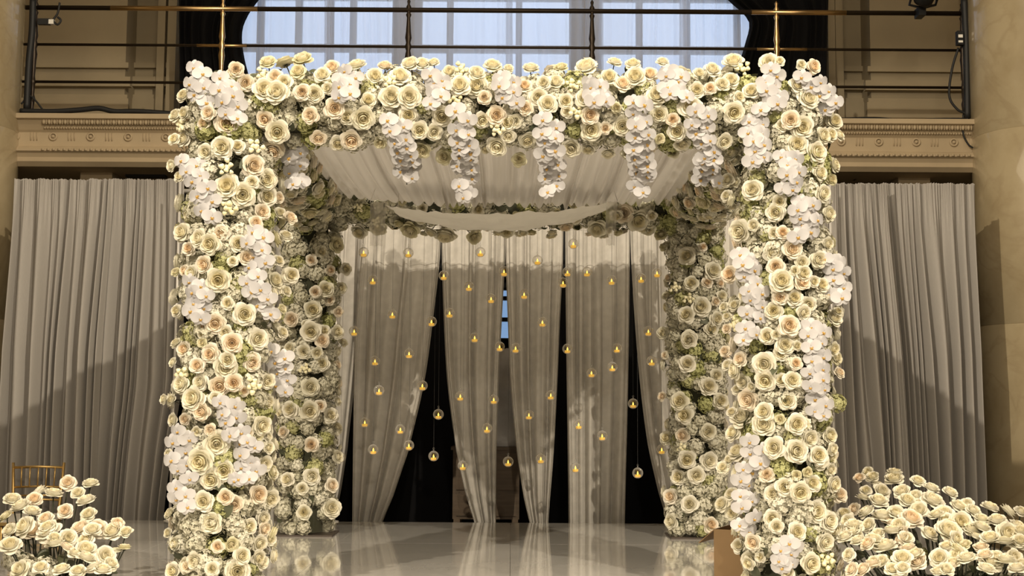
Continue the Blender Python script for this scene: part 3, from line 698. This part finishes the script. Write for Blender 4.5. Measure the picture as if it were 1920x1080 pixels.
# front columns
FL_T = [((300, 100), 5.4, parse("""250,440,130,w 170,640,130,w 260,610,120,w 500,610,130,p 455,715,120,p 680,710,200,p 150,880,110,w 260,880,150,w 640,960,190,w 470,1000,140,w 790,950,120,w 720,215,90,w 770,165,130,p 860,300,150,p 940,330,120,w 1070,680,160,p 1150,970,180,p 1170,790,200,w""")),
 ((300, 300), 5.4, parse("""130,60,110,w 210,175,110,w 940,60,190,p 690,275,210,w 840,350,210,w 930,230,120,w 1070,200,180,w 1080,370,170,w 1190,385,110,p 1030,530,140,p 1210,545,110,w 1310,600,130,p 965,640,120,p 240,740,160,w 300,900,120,p 410,800,160,w 515,850,180,w 620,740,140,p 1270,780,120,w 790,850,150,w 870,990,140,p 735,1030,90,w 1190,1030,110,w 460,1060,150,p 290,560,90,y""")),
 ((300, 480), 5.4, parse("""165,170,80,y 260,150,100,p 590,240,200,w 690,480,110,w 560,680,170,p 850,590,190,w 1150,600,120,p 670,775,130,w 730,880,170,p 430,720,100,p 435,790,90,w 170,890,100,w 260,950,140,p 530,980,160,p 340,180,140,w 180,560,110,w 1150,260,160,w 1325,200,140,w 1270,360,100,w 980,840,180,w 430,880,60,y 690,1050,140,w 935,1050,130,p 1230,780,110,w 1230,540,80,y""")),
 ((300, 660), 5.4, parse("""140,110,80,w 380,140,130,p 660,150,200,w 930,110,140,p 510,30,130,p 230,330,150,w 420,310,140,w 600,340,170,p 750,310,150,p 850,400,90,p 50,480,90,w 130,490,100,w 360,480,210,w 430,600,150,p 1080,290,140,w 1070,510,140,w 1020,740,170,w 980,840,110,y 150,690,120,w 260,680,100,p 375,800,70,w 520,790,110,p 570,920,210,w 1090,970,110,w 440,1050,170,w 890,820,70,p 560,470,110,w 1085,860,60,w""")),
 ((300, 840), 4.5, parse("""355,105,180,w 440,260,150,w 540,190,150,w 370,450,140,w 555,410,110,p 630,470,120,p 440,630,150,w 820,390,130,p 925,420,130,w 490,830,90,p 600,810,100,y 310,950,130,w 685,910,120,w 650,1040,170,w 870,680,100,p 860,590,110,w 740,660,120,w 925,770,90,w 80,50,70,w 75,720,70,w 140,810,100,w 820,920,110,w 120,1040,120,w 870,130,120,w 950,220,80,w 830,800,120,w 90,560,90,w 230,1000,80,p"""))]
FR_T = [((1340, 100), 5.4, parse("""550,110,170,w 655,90,90,w 990,140,130,p 870,120,90,w 380,390,150,w 240,460,110,y 935,470,190,w 830,330,150,w 770,680,160,p 880,750,190,w 1200,700,150,w 1080,840,150,w 1160,830,130,w 1250,840,110,w 830,930,180,w 1010,1010,190,w 690,740,120,w 290,860,80,y 200,1030,150,w""")),
 ((1340, 300), 5.4, parse("""210,20,120,w 140,210,130,w 230,230,90,w 130,370,110,w 390,310,180,w 1050,140,140,w 1190,60,140,w 1170,200,110,y 620,530,160,w 660,420,120,w 1080,340,150,w 1140,550,140,w 270,720,200,w 400,660,110,w 600,740,110,w 690,740,120,p 590,930,170,w 780,910,160,p 1040,1010,150,w 620,1070,120,p 1010,30,150,w 1130,850,120,w 880,1040,120,w""")),
 ((1340, 480), 5.4, parse("""160,190,150,p 620,110,150,p 670,265,200,w 890,180,140,w 810,150,80,w 880,270,140,p 1000,260,100,w 1075,300,130,w 1120,110,120,w 300,400,100,w 660,420,130,p 800,430,150,w 210,510,110,w 100,520,90,w 600,560,150,w 940,490,140,w 745,710,180,p 540,810,140,w 620,800,70,w 710,910,160,w 670,990,130,w 820,820,60,w 830,910,70,w 1200,640,150,w 1190,940,120,w 130,620,70,w 110,970,100,p 130,740,90,p 1220,1030,110,w 280,1030,110,w 1240,570,90,w 890,570,130,w""")),
 ((1340, 660), 5.4, parse("""140,140,110,w 230,190,90,w 270,80,130,p 510,120,200,w 820,120,110,p 680,10,120,w 300,300,140,w 520,280,180,w 680,290,120,w 780,290,150,w 350,480,180,p 740,500,150,w 510,610,160,w 280,680,200,w 500,740,190,w 200,830,150,w 820,730,170,w 950,870,150,w 610,970,180,w 820,980,190,w 1150,850,140,w 1040,1050,160,w 250,1030,180,w 1220,70,110,y 1250,220,110,p 1180,980,110,w 665,680,70,y 910,730,60,y 230,390,100,w 380,350,80,w 180,620,100,w""")),
 ((1340, 840), 4.5, parse("""680,30,160,w 860,90,160,w 970,180,90,w 440,230,110,p 820,300,120,w 990,300,120,w 1040,400,120,p 720,370,140,w 590,330,130,w 500,390,130,w 850,540,150,w 130,110,90,w 70,170,90,w 70,480,110,w 150,400,110,w 150,550,100,w 220,200,130,w 330,790,120,p 690,710,130,w 920,790,130,w 800,970,140,w 310,940,130,w 210,830,110,w 490,590,120,w 520,660,100,w 950,620,140,w 1080,730,130,w 1180,740,120,w 780,200,50,y 690,230,55,y 390,920,80,w 970,80,100,w"""))]
FL_H = [((300, 100), 5.4, parse('870,800,220,g 1000,500,250,w')), ((300, 300), 5.4, parse('520,130,150,w 850,580,200,w 650,1000,200,g')), ((300, 480), 5.4, parse('780,330,220,g 800,700,200,g 850,980,220,g 730,610,150,w')), ((300, 660), 5.4, parse('900,470,180,g 480,850,200,w 400,960,180,w 820,170,180,g 630,1050,250,g 930,640,160,g')), ((300, 840), 4.5, parse('600,590,200,w 300,640,220,w 470,990,180,w 560,80,200,g 330,740,160,w 760,1000,160,g'))]
FR_H = [((1340, 100), 5.4, parse('690,890,220,w 1010,660,200,w 620,640,160,g')), ((1340, 300), 5.4, parse('440,180,200,g 350,470,180,w 440,550,180,w 540,760,140,g 950,330,100,g')), ((1340, 480), 5.4, parse('430,920,180,g 560,690,120,w 760,550,150,g 270,640,120,g')), ((1340, 660), 5.4, parse('570,450,200,w 660,800,200,w 830,430,150,w 1240,520,130,g 370,200,130,g 640,160,120,g')), ((1340, 840), 4.5, parse('570,170,220,g 520,800,200,w 700,530,170,w 810,710,130,g 930,400,130,g 690,620,150,w'))]
SPR_L = [([(375, 122), (370, 150), (375, 200)], 6), ([(428, 145), (425, 180), (440, 225)], 8), ([(545, 200), (560, 235), (555, 270), (550, 320), (560, 355)], 12), ([(350, 295), (365, 330), (385, 370), (385, 410)], 10), ([(362, 525), (375, 560), (365, 600)], 8), ([(490, 430), (475, 460), (490, 490), (470, 520), (490, 560), (500, 595)], 12), ([(520, 655), (525, 680), (530, 715), (525, 735)], 8), ([(425, 745), (430, 775), (440, 810), (465, 840), (460, 870), (470, 890)], 14), ([(345, 800), (333, 850), (345, 890), (340, 930), (345, 960)], 10), ([(462, 893), (448, 905)], 3)]
SPR_R = [([(1455, 130), (1440, 160), (1455, 190), (1435, 210)], 9), ([(1510, 138), (1530, 155), (1552, 185), (1560, 208)], 7), ([(1415, 222), (1415, 250), (1425, 280), (1420, 305)], 9), ([(1475, 285), (1485, 310), (1480, 340), (1475, 365)], 8), ([(1515, 370), (1505, 395), (1520, 420), (1505, 445)], 9), ([(1400, 470), (1405, 500), (1410, 530), (1420, 565), (1415, 590), (1410, 620), (1405, 640)], 15), ([(1556, 480), (1570, 505), (1572, 540), (1560, 560)], 6), ([(1535, 605), (1525, 640), (1535, 680), (1530, 720), (1540, 745), (1535, 785)], 16), ([(1415, 820), (1420, 850), (1405, 880), (1395, 910), (1400, 960), (1395, 1000)], 13), ([(1490, 1015), (1470, 1040), (1475, 1070)], 7)]
for x, T, H_, S, lab, sd, bud in ((XFL, FL_T, FL_H, SPR_L, 'thick front column of roses and trailing orchids, gold chair side', 1, [((300, 100), 5.4, [(245, 745), (960, 960)]), ((300, 300), 5.4, [(700, 500), (680, 80)]), ((300, 660), 5.4, [(260, 220), (940, 340)])]),
                          (XFR, FR_T, FR_H, SPR_R, 'thick front column of roses and trailing orchids beside cardboard box', 2, [((1340, 840), 4.5, [(930, 950)]), ((1340, 480), 5.4, [(240, 700)])])):
    t = col_base(x, YF, lab); c = Cyl((x, YF, 0), (0, 0, 1), .19, .04, 2.7)
    fill_hyd(t, c, -2.4, 2.4, .125, .072, out=-.015, greens=.22, seed=sd)
    for org, sc, it in H_: hyds(t, c, it, org, sc, YF - .2)
    for org, sc, it in T: place_roses(t, c, it, org, sc, YF - .25)
    for pxs, n in S: spray(t, c, pxs, n)
    for org, sc, it in bud: sprigs(t, c, it, org, sc)
    fill_roses(t, c, 36, 1.45, 2.9, sd, k0=.1, k1=2.3); fill_roses(t, c, 36, -2.9, -1.45, sd + 50, k0=.1, k1=2.3)
    fill_roses(t, c, 8, -1.4, 1.4, sd + 70, k0=.0, k1=.18); fill_leaves(t, c, 46, -2, 2, sd)
# rear columns
RL_T = [((500, 340), 3.6, parse("""160,640,100,w 125,740,70,w 305,530,65,p 330,745,65,p 400,730,90,w 420,800,65,p 310,870,100,w 300,1010,110,w 385,1010,70,w 480,880,60,p 530,595,70,w 500,720,65,w 170,930,80,p 425,600,60,p 365,475,70,w 465,430,90,y 100,1030,80,w 470,1020,80,w 270,970,60,w""")),
 ((500, 620), 2.7, parse("""225,10,60,w 280,50,60,p 190,105,60,w 255,110,50,w 280,165,65,w 350,175,45,p 385,65,40,w 220,285,75,w 120,90,50,w 270,380,50,p 215,405,80,w 320,430,65,w 350,495,55,w 355,360,40,w 90,515,50,p 225,580,60,p 355,640,55,w 230,735,70,w 110,755,60,w 325,785,60,p 190,920,60,w 325,900,80,w 80,410,60,w 125,400,70,w 180,800,50,w"""))]
RR_T = [((1220, 340), 3.6, parse("""75,360,80,y 110,450,80,y 250,505,100,w 350,445,50,p 415,610,100,w 275,690,80,w 380,685,65,p 465,690,50,p 125,655,50,p 335,850,110,w 245,905,95,w 405,1000,80,w 440,930,80,w 85,1025,70,w 115,780,65,w 475,775,65,w 435,810,55,p 260,1060,90,w""")),
 ((1220, 620), 2.7, parse("""195,50,65,w 185,170,70,w 65,20,45,w 75,125,35,p 60,335,40,p 290,285,75,w 150,360,75,w 175,430,75,w 165,530,60,p 290,510,65,w 185,650,75,w 290,660,75,w 230,730,70,w 145,740,65,w 105,840,65,p 200,880,70,w 300,985,65,p 110,965,65,w 85,545,60,w 350,355,65,w 375,380,40,w 330,225,55,w 380,110,50,p 360,695,65,w 365,875,65,w"""))]
for x, T, lab, sd, bud in ((XRL, RL_T, 'rear column of hydrangeas and roses on dark plate, gold chair side', 11, [((500, 620), 2.7, [(195, 195)])]), (XRR, RR_T, 'rear column of hydrangeas and roses on dark plate, cardboard box side', 12, [((1220, 340), 3.6, [(260, 790), (170, 720)]), ((1220, 620), 2.7, [(160, 600)])])):
    t = col_base(x, YRr, lab, .13); c = Cyl((x, YRr, 0), (0, 0, 1), .165, .07, 2.7)
    b = MB(); b.lathe([(.20, .015), (.20, .5)], 32); b.build('acrylic_sleeve', 'acrylic', t, smooth=True)
    fill_hyd(t, c, -2.4, 2.4, .105, .068, out=0.0, greens=.16, seed=sd)
    for org, sc, it in T: place_roses(t, c, it, org, sc, YRr - .2, .055)
    for org, sc, it in bud: sprigs(t, c, it, org, sc)
    fill_roses(t, c, 14, 1.5, 2.8, sd, k0=.2, k1=2.3); fill_roses(t, c, 14, -2.8, -1.5, sd + 5, k0=.2, k1=2.3); fill_leaves(t, c, 24, -2, 2, sd)
def beam(A, Dv, L, lab, rad=.16):
    A = Vector(A); t = thing('flower_beam', A, lab, 'flower beam', 'floral canopy beams')
    b = MB(); Dn = Vector(Dv).normalized(); b.tube([(0, 0, 0), Dn * L], rad, 20); b.build('foam_core', 'foam', t, smooth=True); return t
BF_R = [((480, 0), 3, parse("""70,360,80,y 265,345,95,y 240,410,75,y 110,440,80,p 50,510,110,w 120,525,110,w 260,520,80,p 330,530,85,w 375,430,80,w 430,385,75,p 405,500,60,w 310,650,80,p 440,610,95,p 55,670,85,p 120,740,110,w 350,770,75,p 100,835,95,p 460,800,80,w 535,780,100,p 600,660,110,w 630,570,75,w 670,435,80,w 725,380,70,p 760,550,110,w 810,440,100,w 860,550,110,w 855,650,90,w 870,370,90,w 935,370,80,w 920,730,85,w 1000,740,80,w 1045,650,100,w 940,840,80,y 1060,880,80,y 1150,490,100,w 1090,410,70,w 1245,490,110,w 1285,550,65,p 1330,380,85,w 1350,650,90,p 1240,420,80,w 1270,670,80,w 1420,690,80,w 1360,815,100,w 1290,830,60,w 1420,760,70,w 520,660,80,w 160,470,80,w 1000,360,60,w 570,380,90,w 700,800,60,y 1420,390,50,w""")),
 ((960, 0), 3, parse("""105,395,80,w 275,390,70,y 70,490,70,p 180,470,70,w 245,470,80,w 420,390,110,w 575,360,70,w 545,440,80,w 620,480,80,p 680,370,75,w 695,440,100,w 775,425,75,p 845,355,60,w 145,550,90,w 200,590,90,w 300,570,70,w 80,610,70,p 435,650,85,p 585,605,50,y 525,720,60,p 440,730,100,w 620,710,90,w 815,545,100,w 830,640,80,w 905,675,65,p 930,740,90,w 1000,610,110,w 1040,510,80,w 1115,500,60,p 1125,400,80,w 1050,420,60,w 1245,360,100,w 1180,480,70,w 1230,460,80,w 85,780,80,w 40,900,70,y 335,830,90,w 430,830,70,w 540,855,70,w 650,860,65,w 775,825,65,p 905,860,60,w 955,800,80,w 1190,790,80,w 1245,630,100,w 1275,550,60,w 1345,520,80,w 410,560,90,w 830,780,50,y 15,680,70,w 1020,700,80,w 310,630,60,w"""))]
BF_H = [((480, 0), 3, parse('200,470,100,w 20,570,110,g 80,600,100,g 560,620,100,w 640,500,80,g 940,600,100,g 1250,720,120,g 700,650,90,w 400,480,80,g 530,700,120,w 450,690,100,w 600,760,90,w 1170,690,100,w')), ((960, 0), 3, parse('740,500,100,g 350,730,110,g 1170,530,100,g 60,690,100,w 550,660,80,w 900,620,100,g 560,780,110,w 250,560,80,w'))]
BF_S = [([(660, 132), (645, 160), (650, 190)], 7), ([(740, 215), (745, 250), (755, 280), (765, 315), (762, 345)], 10), ([(815, 138), (825, 160), (815, 195)], 7), ([(865, 205), (865, 240), (870, 280), (872, 320), (870, 360), (880, 376)], 12), ([(955, 142), (950, 170), (955, 200)], 6), ([(1115, 152), (1120, 180), (1125, 200)], 7), ([(1030, 215), (1030, 255), (1032, 290), (1035, 330), (1035, 365)], 11), ([(1195, 182), (1200, 215), (1205, 250), (1200, 290), (1205, 330), (1195, 365)], 13), ([(1265, 132), (1260, 155), (1275, 185)], 8), ([(1320, 198), (1310, 235), (1330, 290), (1325, 335), (1338, 350)], 11)]
t = beam((XFL + .12, YF, ZB), (1, 0, 0), XFR - XFL - .24, 'front flower beam with orchid sprays hanging over the canopy', .13)
c = Cyl((XFL, YF, ZB), (1, 0, 0), .175, .1, XFR - XFL - .1)
fill_hyd(t, c, -1.9, 1.7, .125, .070, out=-.03, greens=.24, seed=31)
for org, sc, it in BF_H: hyds(t, c, it, org, sc, YF - .2)
for org, sc, it in BF_R: place_roses(t, c, it, org, sc, YF - .2)
for pxs, n in BF_S: spray(t, c, pxs, n, out=.12)
sprigs(t, c, [(40, 430), (750, 470), (1130, 570), (1360, 730), (1160, 400)], (480, 0), 3, .055); sprigs(t, c, [(340, 490), (360, 630), (1300, 400)], (960, 0), 3, .055)
fill_roses(t, c, 40, 1.5, 3.6, 33, out=.06); fill_leaves(t, c, 40, -1.8, 1.8, 5)
t = beam((XRL + .12, YRr, ZB - .02), (1, 0, 0), XRR - XRL - .24, 'rear flower beam behind the hanging white cloth', .11)
c = Cyl((XRL, YRr, ZB - .02), (1, 0, 0), .16, .1, XRR - XRL - .1)
fill_hyd(t, c, -2.6, 1.2, .12, .068, out=-.02, greens=.3, seed=41); fill_roses(t, c, 75, -2.6, 1.2, 42, kinds='wwwyyp', out=.05); fill_leaves(t, c, 50, -2.6, 1.2, 43)
place_roses(t, c, parse('675,432,26,w 710,425,28,w 770,428,30,y 835,434,38,w 888,443,24,y 950,430,26,w 1120,426,30,w 1170,400,30,p 1195,410,36,w 1215,425,26,w'), (0, 0), 1, YRr - .2)
sprigs(t, c, [(672, 388), (705, 415)], (0, 0), 1, .05)
for x, lab, sgn, sd in ((XFL - .02, 'side flower beam joining the columns on the gold chair side', 1, 51), (XFR - .02, 'side flower beam joining the columns on the cardboard box side', -1, 52)):
    t = beam((x, YF + .2, ZB), (0, 1, 0), YRr - YF - .4, lab, .12); c = Cyl((x, YF, ZB), (0, 1, 0), .175, .25, YRr - YF - .2)
    a0, a1 = (-2.3, 1.0) if sgn > 0 else (2.14, 5.4)
    fill_hyd(t, c, a0, a1, .13, .074, out=-.02, greens=.3, seed=sd); fill_roses(t, c, 85, a0, a1, sd + 3, kinds='wwwwpy', dia=(.08, .12)); fill_leaves(t, c, 40, a0, a1, sd)

# pleated canopy ceiling
zc = at(950, 379, 9.6).z
rr = random.Random(5); ph = [0.0]
while ph[-1] < 2.75: ph.append(ph[-1] + rr.uniform(.025, .10))
amps = [rr.uniform(.25, 1) for _ in ph]
def cfold(x):
    for k in range(len(ph) - 1):
        if x <= ph[k + 1]: t_ = (x - ph[k]) / (ph[k + 1] - ph[k]); return math.sin(PI * t_) * amps[k]
    return 0
pts = []; NXc = 520; NYc = 14; W0 = 2.62; xc0 = (XFL + XFR) / 2 - .01
for i in range(NYc + 1):
    ty = i / NYc; y = 7.02 + (9.62 - 7.02) * ty; row = []
    for j in range(NXc + 1):
        s = j / NXc; x = -W0 / 2 + W0 * s
        z = zc + .04 * (1 - ty) - .035 * math.sin(PI * ty) - .075 * cfold((s + .02 * math.sin(3 * ty + 8 * s) * s * (1 - s)) * 2.7) * (.75 + .25 * math.cos(6 * ty + 20 * s)) + .10 * (abs(2 * s - 1) ** 6)
        row.append((x, y - 8.3, z - zc))
    pts.append(row)
b = MB(); b.grid(pts); cn = b.build('canopy_drape', 'canopy_fabric', loc=(xc0, 8.3, zc), smooth=True); tag(cn, 'gathered white fabric ceiling stretched between the flower beams', 'canopy fabric')
# suspended white cloth
cl = thing('canopy_cloth', (0, 9.0, 2.3), 'plain white cloth slung below the gathered canopy', 'cloth')
A_, B_ = at(722, 384, 8.62), at(1158, 377, 8.62); pts = []
for i in range(15):
    ty = i / 14; row = []
    for j in range(61):
        s = j / 60; p = A_.lerp(B_, s); y = 8.62 + .70 * ty * (.55 + .45 * math.sin(PI * s) ** .6)
        sag = (.075 + .02 * ty) * math.sin(PI * s) ** .8
        inn = 1 - .06 * ty
        row.append(((p.x - (A_.x + B_.x) / 2) * inn + (A_.x + B_.x) / 2, y - 9.0, p.z - .0 - sag - .02 * math.sin(PI * ty) * math.sin(PI * s) ** .5 - .04 * abs(2 * s - 1) ** 5 * 0 + .02 * noise.noise(Vector((s * 9, ty * 4, 1))) + .012 * noise.noise(Vector((s * 30, ty * 9, 4))) - 2.3))
    pts.append(row)
b = MB(); b.grid(pts); b.build('cloth', 'cloth', cl, smooth=True)
def tail(p, w_, h, nm='tail'):
    pts = []
    for i in range(12):
        t_ = i / 11; pts.append([(p.x + w_ * (k / 8) * (1 - .25 * t_), p.y - 9.0 + .015 * math.sin(k * 1.6 + 2 * t_), p.z - h * t_ - 2.3) for k in range(9)])
    b = MB(); b.grid(pts); o = b.build(nm, 'cloth_sheer', cl, smooth=True); o['label'] = 'sheer hanging corner of the cloth'; return o
tail(at(694, 379, 8.62), at(726, 379, 8.62).x - at(694, 379, 8.62).x, .30); tail(at(1136, 378, 8.62), at(1158, 378, 8.62).x - at(1136, 378, 8.62).x, .30)
for u, v in ((694, 379), (1158, 377)):
    p = at(u, v, 8.62); b = MB(); b.tube([p - Vector((0, 9, 2.3)), Vector((p.x, p.y - 9 + .3, zc - 2.3 - .02))], .0025, 5); b.build('tie_line', 'steel_white', cl)
A2, B2 = Vector((A_.x + .05, 9.0, A_.z)), Vector((B_.x - .05, 9.0, B_.z))
for p in (A2, B2):
    b = MB(); b.tube([p - Vector((0, 9, 2.3)), Vector((p.x, .1, zc - 2.3 - .02))], .0025, 5); b.build('tie_line', 'steel_white', cl)

# ------------------------------------------------------------------ hanging tealight globes
GP = """681.7,473 765.7,474 699,525 900.7,472.7 832,516.7 945,509 879,537 920.7,560 735.7,589 809,603 843,587 664,621 890,633 936.7,650 703,676.7 767,663 792,723 1075,457 1007.7,488 1064,510 1055.7,530 1100.7,510 1146.7,525.7 1202,522 1232,511.7 982.7,551.7 1017,604 1215.7,621 1064,654 1156.7,653 966.7,652.7 1222,677 1148,688 1109,699 710.7,732 822,777 863,742.7 925.7,749 684,791.7 750.7,805 913,803 700,843 766.7,835 813,855 867.7,873 638,857 952.7,865.7 1032.7,740.7 1187,756.7 991.7,778 1085,796 1129,817 1240.7,842.7 1014,860 1079,876.7 1195.7,886.7"""
gr = .042
g = MB(); seg, rg = 20, 14; vs = []; idx = {}; fs = []
for i in range(rg + 1):
    for j in range(seg):
        a, c_ = 2 * PI * j / seg, PI * i / rg; vs.append((gr * math.sin(c_) * math.cos(a), gr * math.sin(c_) * math.sin(a), gr * math.cos(c_)))
for i in range(rg):
    for j in range(seg):
        f = (i * seg + j, i * seg + (j + 1) % seg, (i + 1) * seg + (j + 1) % seg, (i + 1) * seg + j)
        c_ = sum((Vector(vs[q]) for q in f), Vector()) / 4
        if c_.normalized().dot(Vector((.25, -.95, .15)).normalized()) > .84: continue
        fs.append(f)
g.add(vs, fs); g.lathe([(.004, gr - .001), (.006, gr + .006), (.004, gr + .012)], 8); torus(g, (0, 0, gr + .018), .006, .002, 12, 5); GL = g.data('glass_globe', 'globe_glass')
g = MB(); g.lathe([(.001, -.0335), (.021, -.0335), (.0225, -.031), (.0225, -.016), (.021, -.0135), (.001, -.015)], 16); TL = g.data('tealight', 'tealight')
g = MB(); g.lathe([(.001, -.016), (.006, -.010), (.007, -.003), (.003, .008), (.0006, .014)], 8); FM = g.data('flame', 'flame')
rows = [10.1, 10.2, 10.3, 10.4, 10.5]; used = []; ZR = 2.43
hr = thing('hanging_wires', (-.06, 10.3, ZR), 'slim wires behind rear flower beam carrying the tealight threads', 'wires')
for y in rows:
    b = MB(); b.tube([(-1.5, y - 10.3, 0), (1.5, y - 10.3, 0)], .0025, 6); b.build('wire', 'steel_white', hr)
for x in (-1.3, 1.3):
    b = MB(); b.tube([(x, -.5, .012), (x, .2, .012)], .010, 6); b.build('cross_rod', 'steel_white', hr)
GAP = [(822, 777), (813, 855), (1187, 756.7), (1195.7, 886.7), (809, 603), (832, 516.7), (1055.7, 530), (952.7, 865.7), (936.7, 650), (945, 509), (1064, 654), (1064, 510), (792, 723)]
for i, q in enumerate(GP.split()):
    u, v = map(float, q.split(',')); 
    for k in range(5):
        y = rows[(i + k) % 5]; p = at(u, v, y)
        if not any(abs(p.x - qx) < .1 and abs(y - qy) < .09 for qx, qy in used): break
    used.append((p.x, y))
    if (u, v) in GAP: lab = 'clear glass tealight globe hanging at ' + ('the widest black gap' if u < 900 else 'the lit window gap' if u < 960 else 'the slim black gap beside straight-sided drape' if u < 1100 else 'the black gap near rear column, box side')
    else: lab = 'clear glass tealight globe before the ' + ('swept-aside drape' if 690 > u > 672 or 690 <= u < 830 else 'drape behind rear column, chair side' if u < 690 else 'narrow drape chair side of window gap' if u < 946 else 'narrow drape box side of window gap' if u < 1058 else 'straight-sided drape' if u < 1182 else 'drape behind rear column, box side')
    t = thing('hanging_tealight_globe', p, lab, 'candle globe', 'hanging tealight globes')
    o = link('glass_globe', GL, t); o.rotation_euler = (0, 0, R.uniform(-.5, .5))
    tl = link('tealight', TL, t); link('flame', FM, tl)
    b = MB(); b.tube([(0, 0, gr + .022), (0, 0, ZR - p.z - .008)], .0011, 4); b.build('thread', 'thread', t)

# ------------------------------------------------------------------ floor flower arrangements
AL = parse("""385,560,80,p 510,570,80,w 300,630,95,w 195,655,80,p 70,660,90,w 120,700,100,w 230,620,90,w 440,620,70,w 490,670,100,w 370,720,80,p 260,765,80,p 500,740,80,w 40,750,70,y 180,730,90,w 60,830,80,w 150,810,110,w 280,840,130,w 460,820,100,p 550,820,100,p 640,840,110,w 660,790,70,p 710,840,70,w 380,870,90,w 485,890,90,w 480,945,110,w 370,930,80,p 60,920,110,w 590,970,100,w 700,930,70,y 620,1020,80,w 540,1040,90,w 350,1055,90,w 120,1050,100,w 300,910,90,p 650,950,70,w 230,1040,80,w 440,1060,80,w""")
AR = parse("""515,535,60,p 565,500,60,w 590,530,70,w 550,605,60,w 610,575,70,w 635,610,90,w 530,650,70,w 710,510,80,w 710,550,100,w 620,670,100,w 755,615,90,w 840,555,75,w 915,595,80,w 1020,620,80,w 830,640,80,w 780,665,90,w 920,670,120,w 840,700,100,w 490,710,70,p 430,740,80,w 560,730,90,w 650,760,120,w 720,740,100,w 800,770,120,p 850,720,100,w 990,740,100,w 1080,780,110,w 1070,700,90,w 1120,680,70,w 1150,720,80,w 1245,705,90,w 1340,725,90,w 1420,725,70,w 1290,780,100,w 1200,770,80,w 1150,840,120,w 1010,840,130,w 900,850,90,w 760,885,90,p 700,840,100,w 660,930,120,w 790,935,80,p 480,840,110,w 410,850,100,w 510,890,80,w 1340,850,120,w 1250,880,100,w 1420,840,90,w 1200,930,80,p 1110,910,60,y 965,985,100,w 845,1010,100,p 1250,1010,120,w 1330,900,100,w 1420,890,80,w 540,1055,90,p 480,1050,80,p 1380,980,90,w 1060,930,60,y 570,800,80,w 620,850,70,w 740,810,100,w 1400,1050,90,w 1000,1050,80,w 700,1050,80,w""")
for (org, T, yb, yf, vb, cxs, lab, sd) in (((0, 720), AL, 7.0, 6.2, 900, (-2.62, -2.05), 'low arrangement of long-stemmed white roses by the gold chair', 61), ((1440, 720), AR, 7.35, 6.2, 885, (1.95, 2.85), 'broad low arrangement of long-stemmed white roses by the marble column', 62)):
    rr = random.Random(sd); cx = sum(cxs) / 2; cy = (yb + yf) / 2 + .05
    t = thing('flower_arrangement', (cx, cy, 0), lab, 'flower arrangement', 'floor flower arrangements'); hx = (cxs[1] - cxs[0]) / 2 + .1
    hx -= .14; b = MB(); b.box(-hx, hx, -.2, .2, 0, .06); b.build('planter', 'base_plate', t)
    b = MB(); b.box(-hx + .01, hx - .01, -.19, .19, .06, .08); b.build('foam', 'foam', t)
    for k in range(int(hx * 22)):
        put('hydrangea', rr.choice(HYD[rr.choice('wwg')]), t, (cx + rr.uniform(-hx, hx), cy + rr.uniform(-.22, .22), rr.uniform(.12, .17)), jit((0, -.2, 1), .4, rr), rr.uniform(.06, .08))
    T = T + [(rr.uniform(*((30, 640) if org[0] == 0 else (430, 1430))), rr.uniform(*((780, 1070) if org[0] == 0 else (740, 1070))), rr.uniform(70, 105), rr.choice('wwwwp')) for _ in range(12 if org[0] == 0 else 42)]
    for (a, c_, d, kd) in T:
        u, v = org[0] + a / 3, org[1] + c_ / 3
        y = yb + (yf - yb) * min(1, max(0, (v - vb) / (1075 - vb))) + rr.uniform(-.06, .06); p = at(u, v, y); dia = max(.065, d / 3 * y / F * 1.14)
        q = rose(t, p, jit(Vector((.7 * (p.x - cx), -.45, .8)), .5, rr), dia, kd, stem=False)
        foot = Vector((cx + (p.x - cx) * .72, cy + (p.y - cy) * .5, .07)); m = p.lerp(foot, .5) + Vector((rr.uniform(-.02, .02), rr.uniform(-.02, .02), .0))
        b = MB(); b.tube([p - t.location, m - t.location, foot - t.location], [.0035, .004, .005], 5); b.build('stem', 'stem_green', t, smooth=True)
        if rr.random() < .35: put('leaf', LEAF, t, m, jit((0, -.5, .6), .6, rr), rr.uniform(.05, .08))
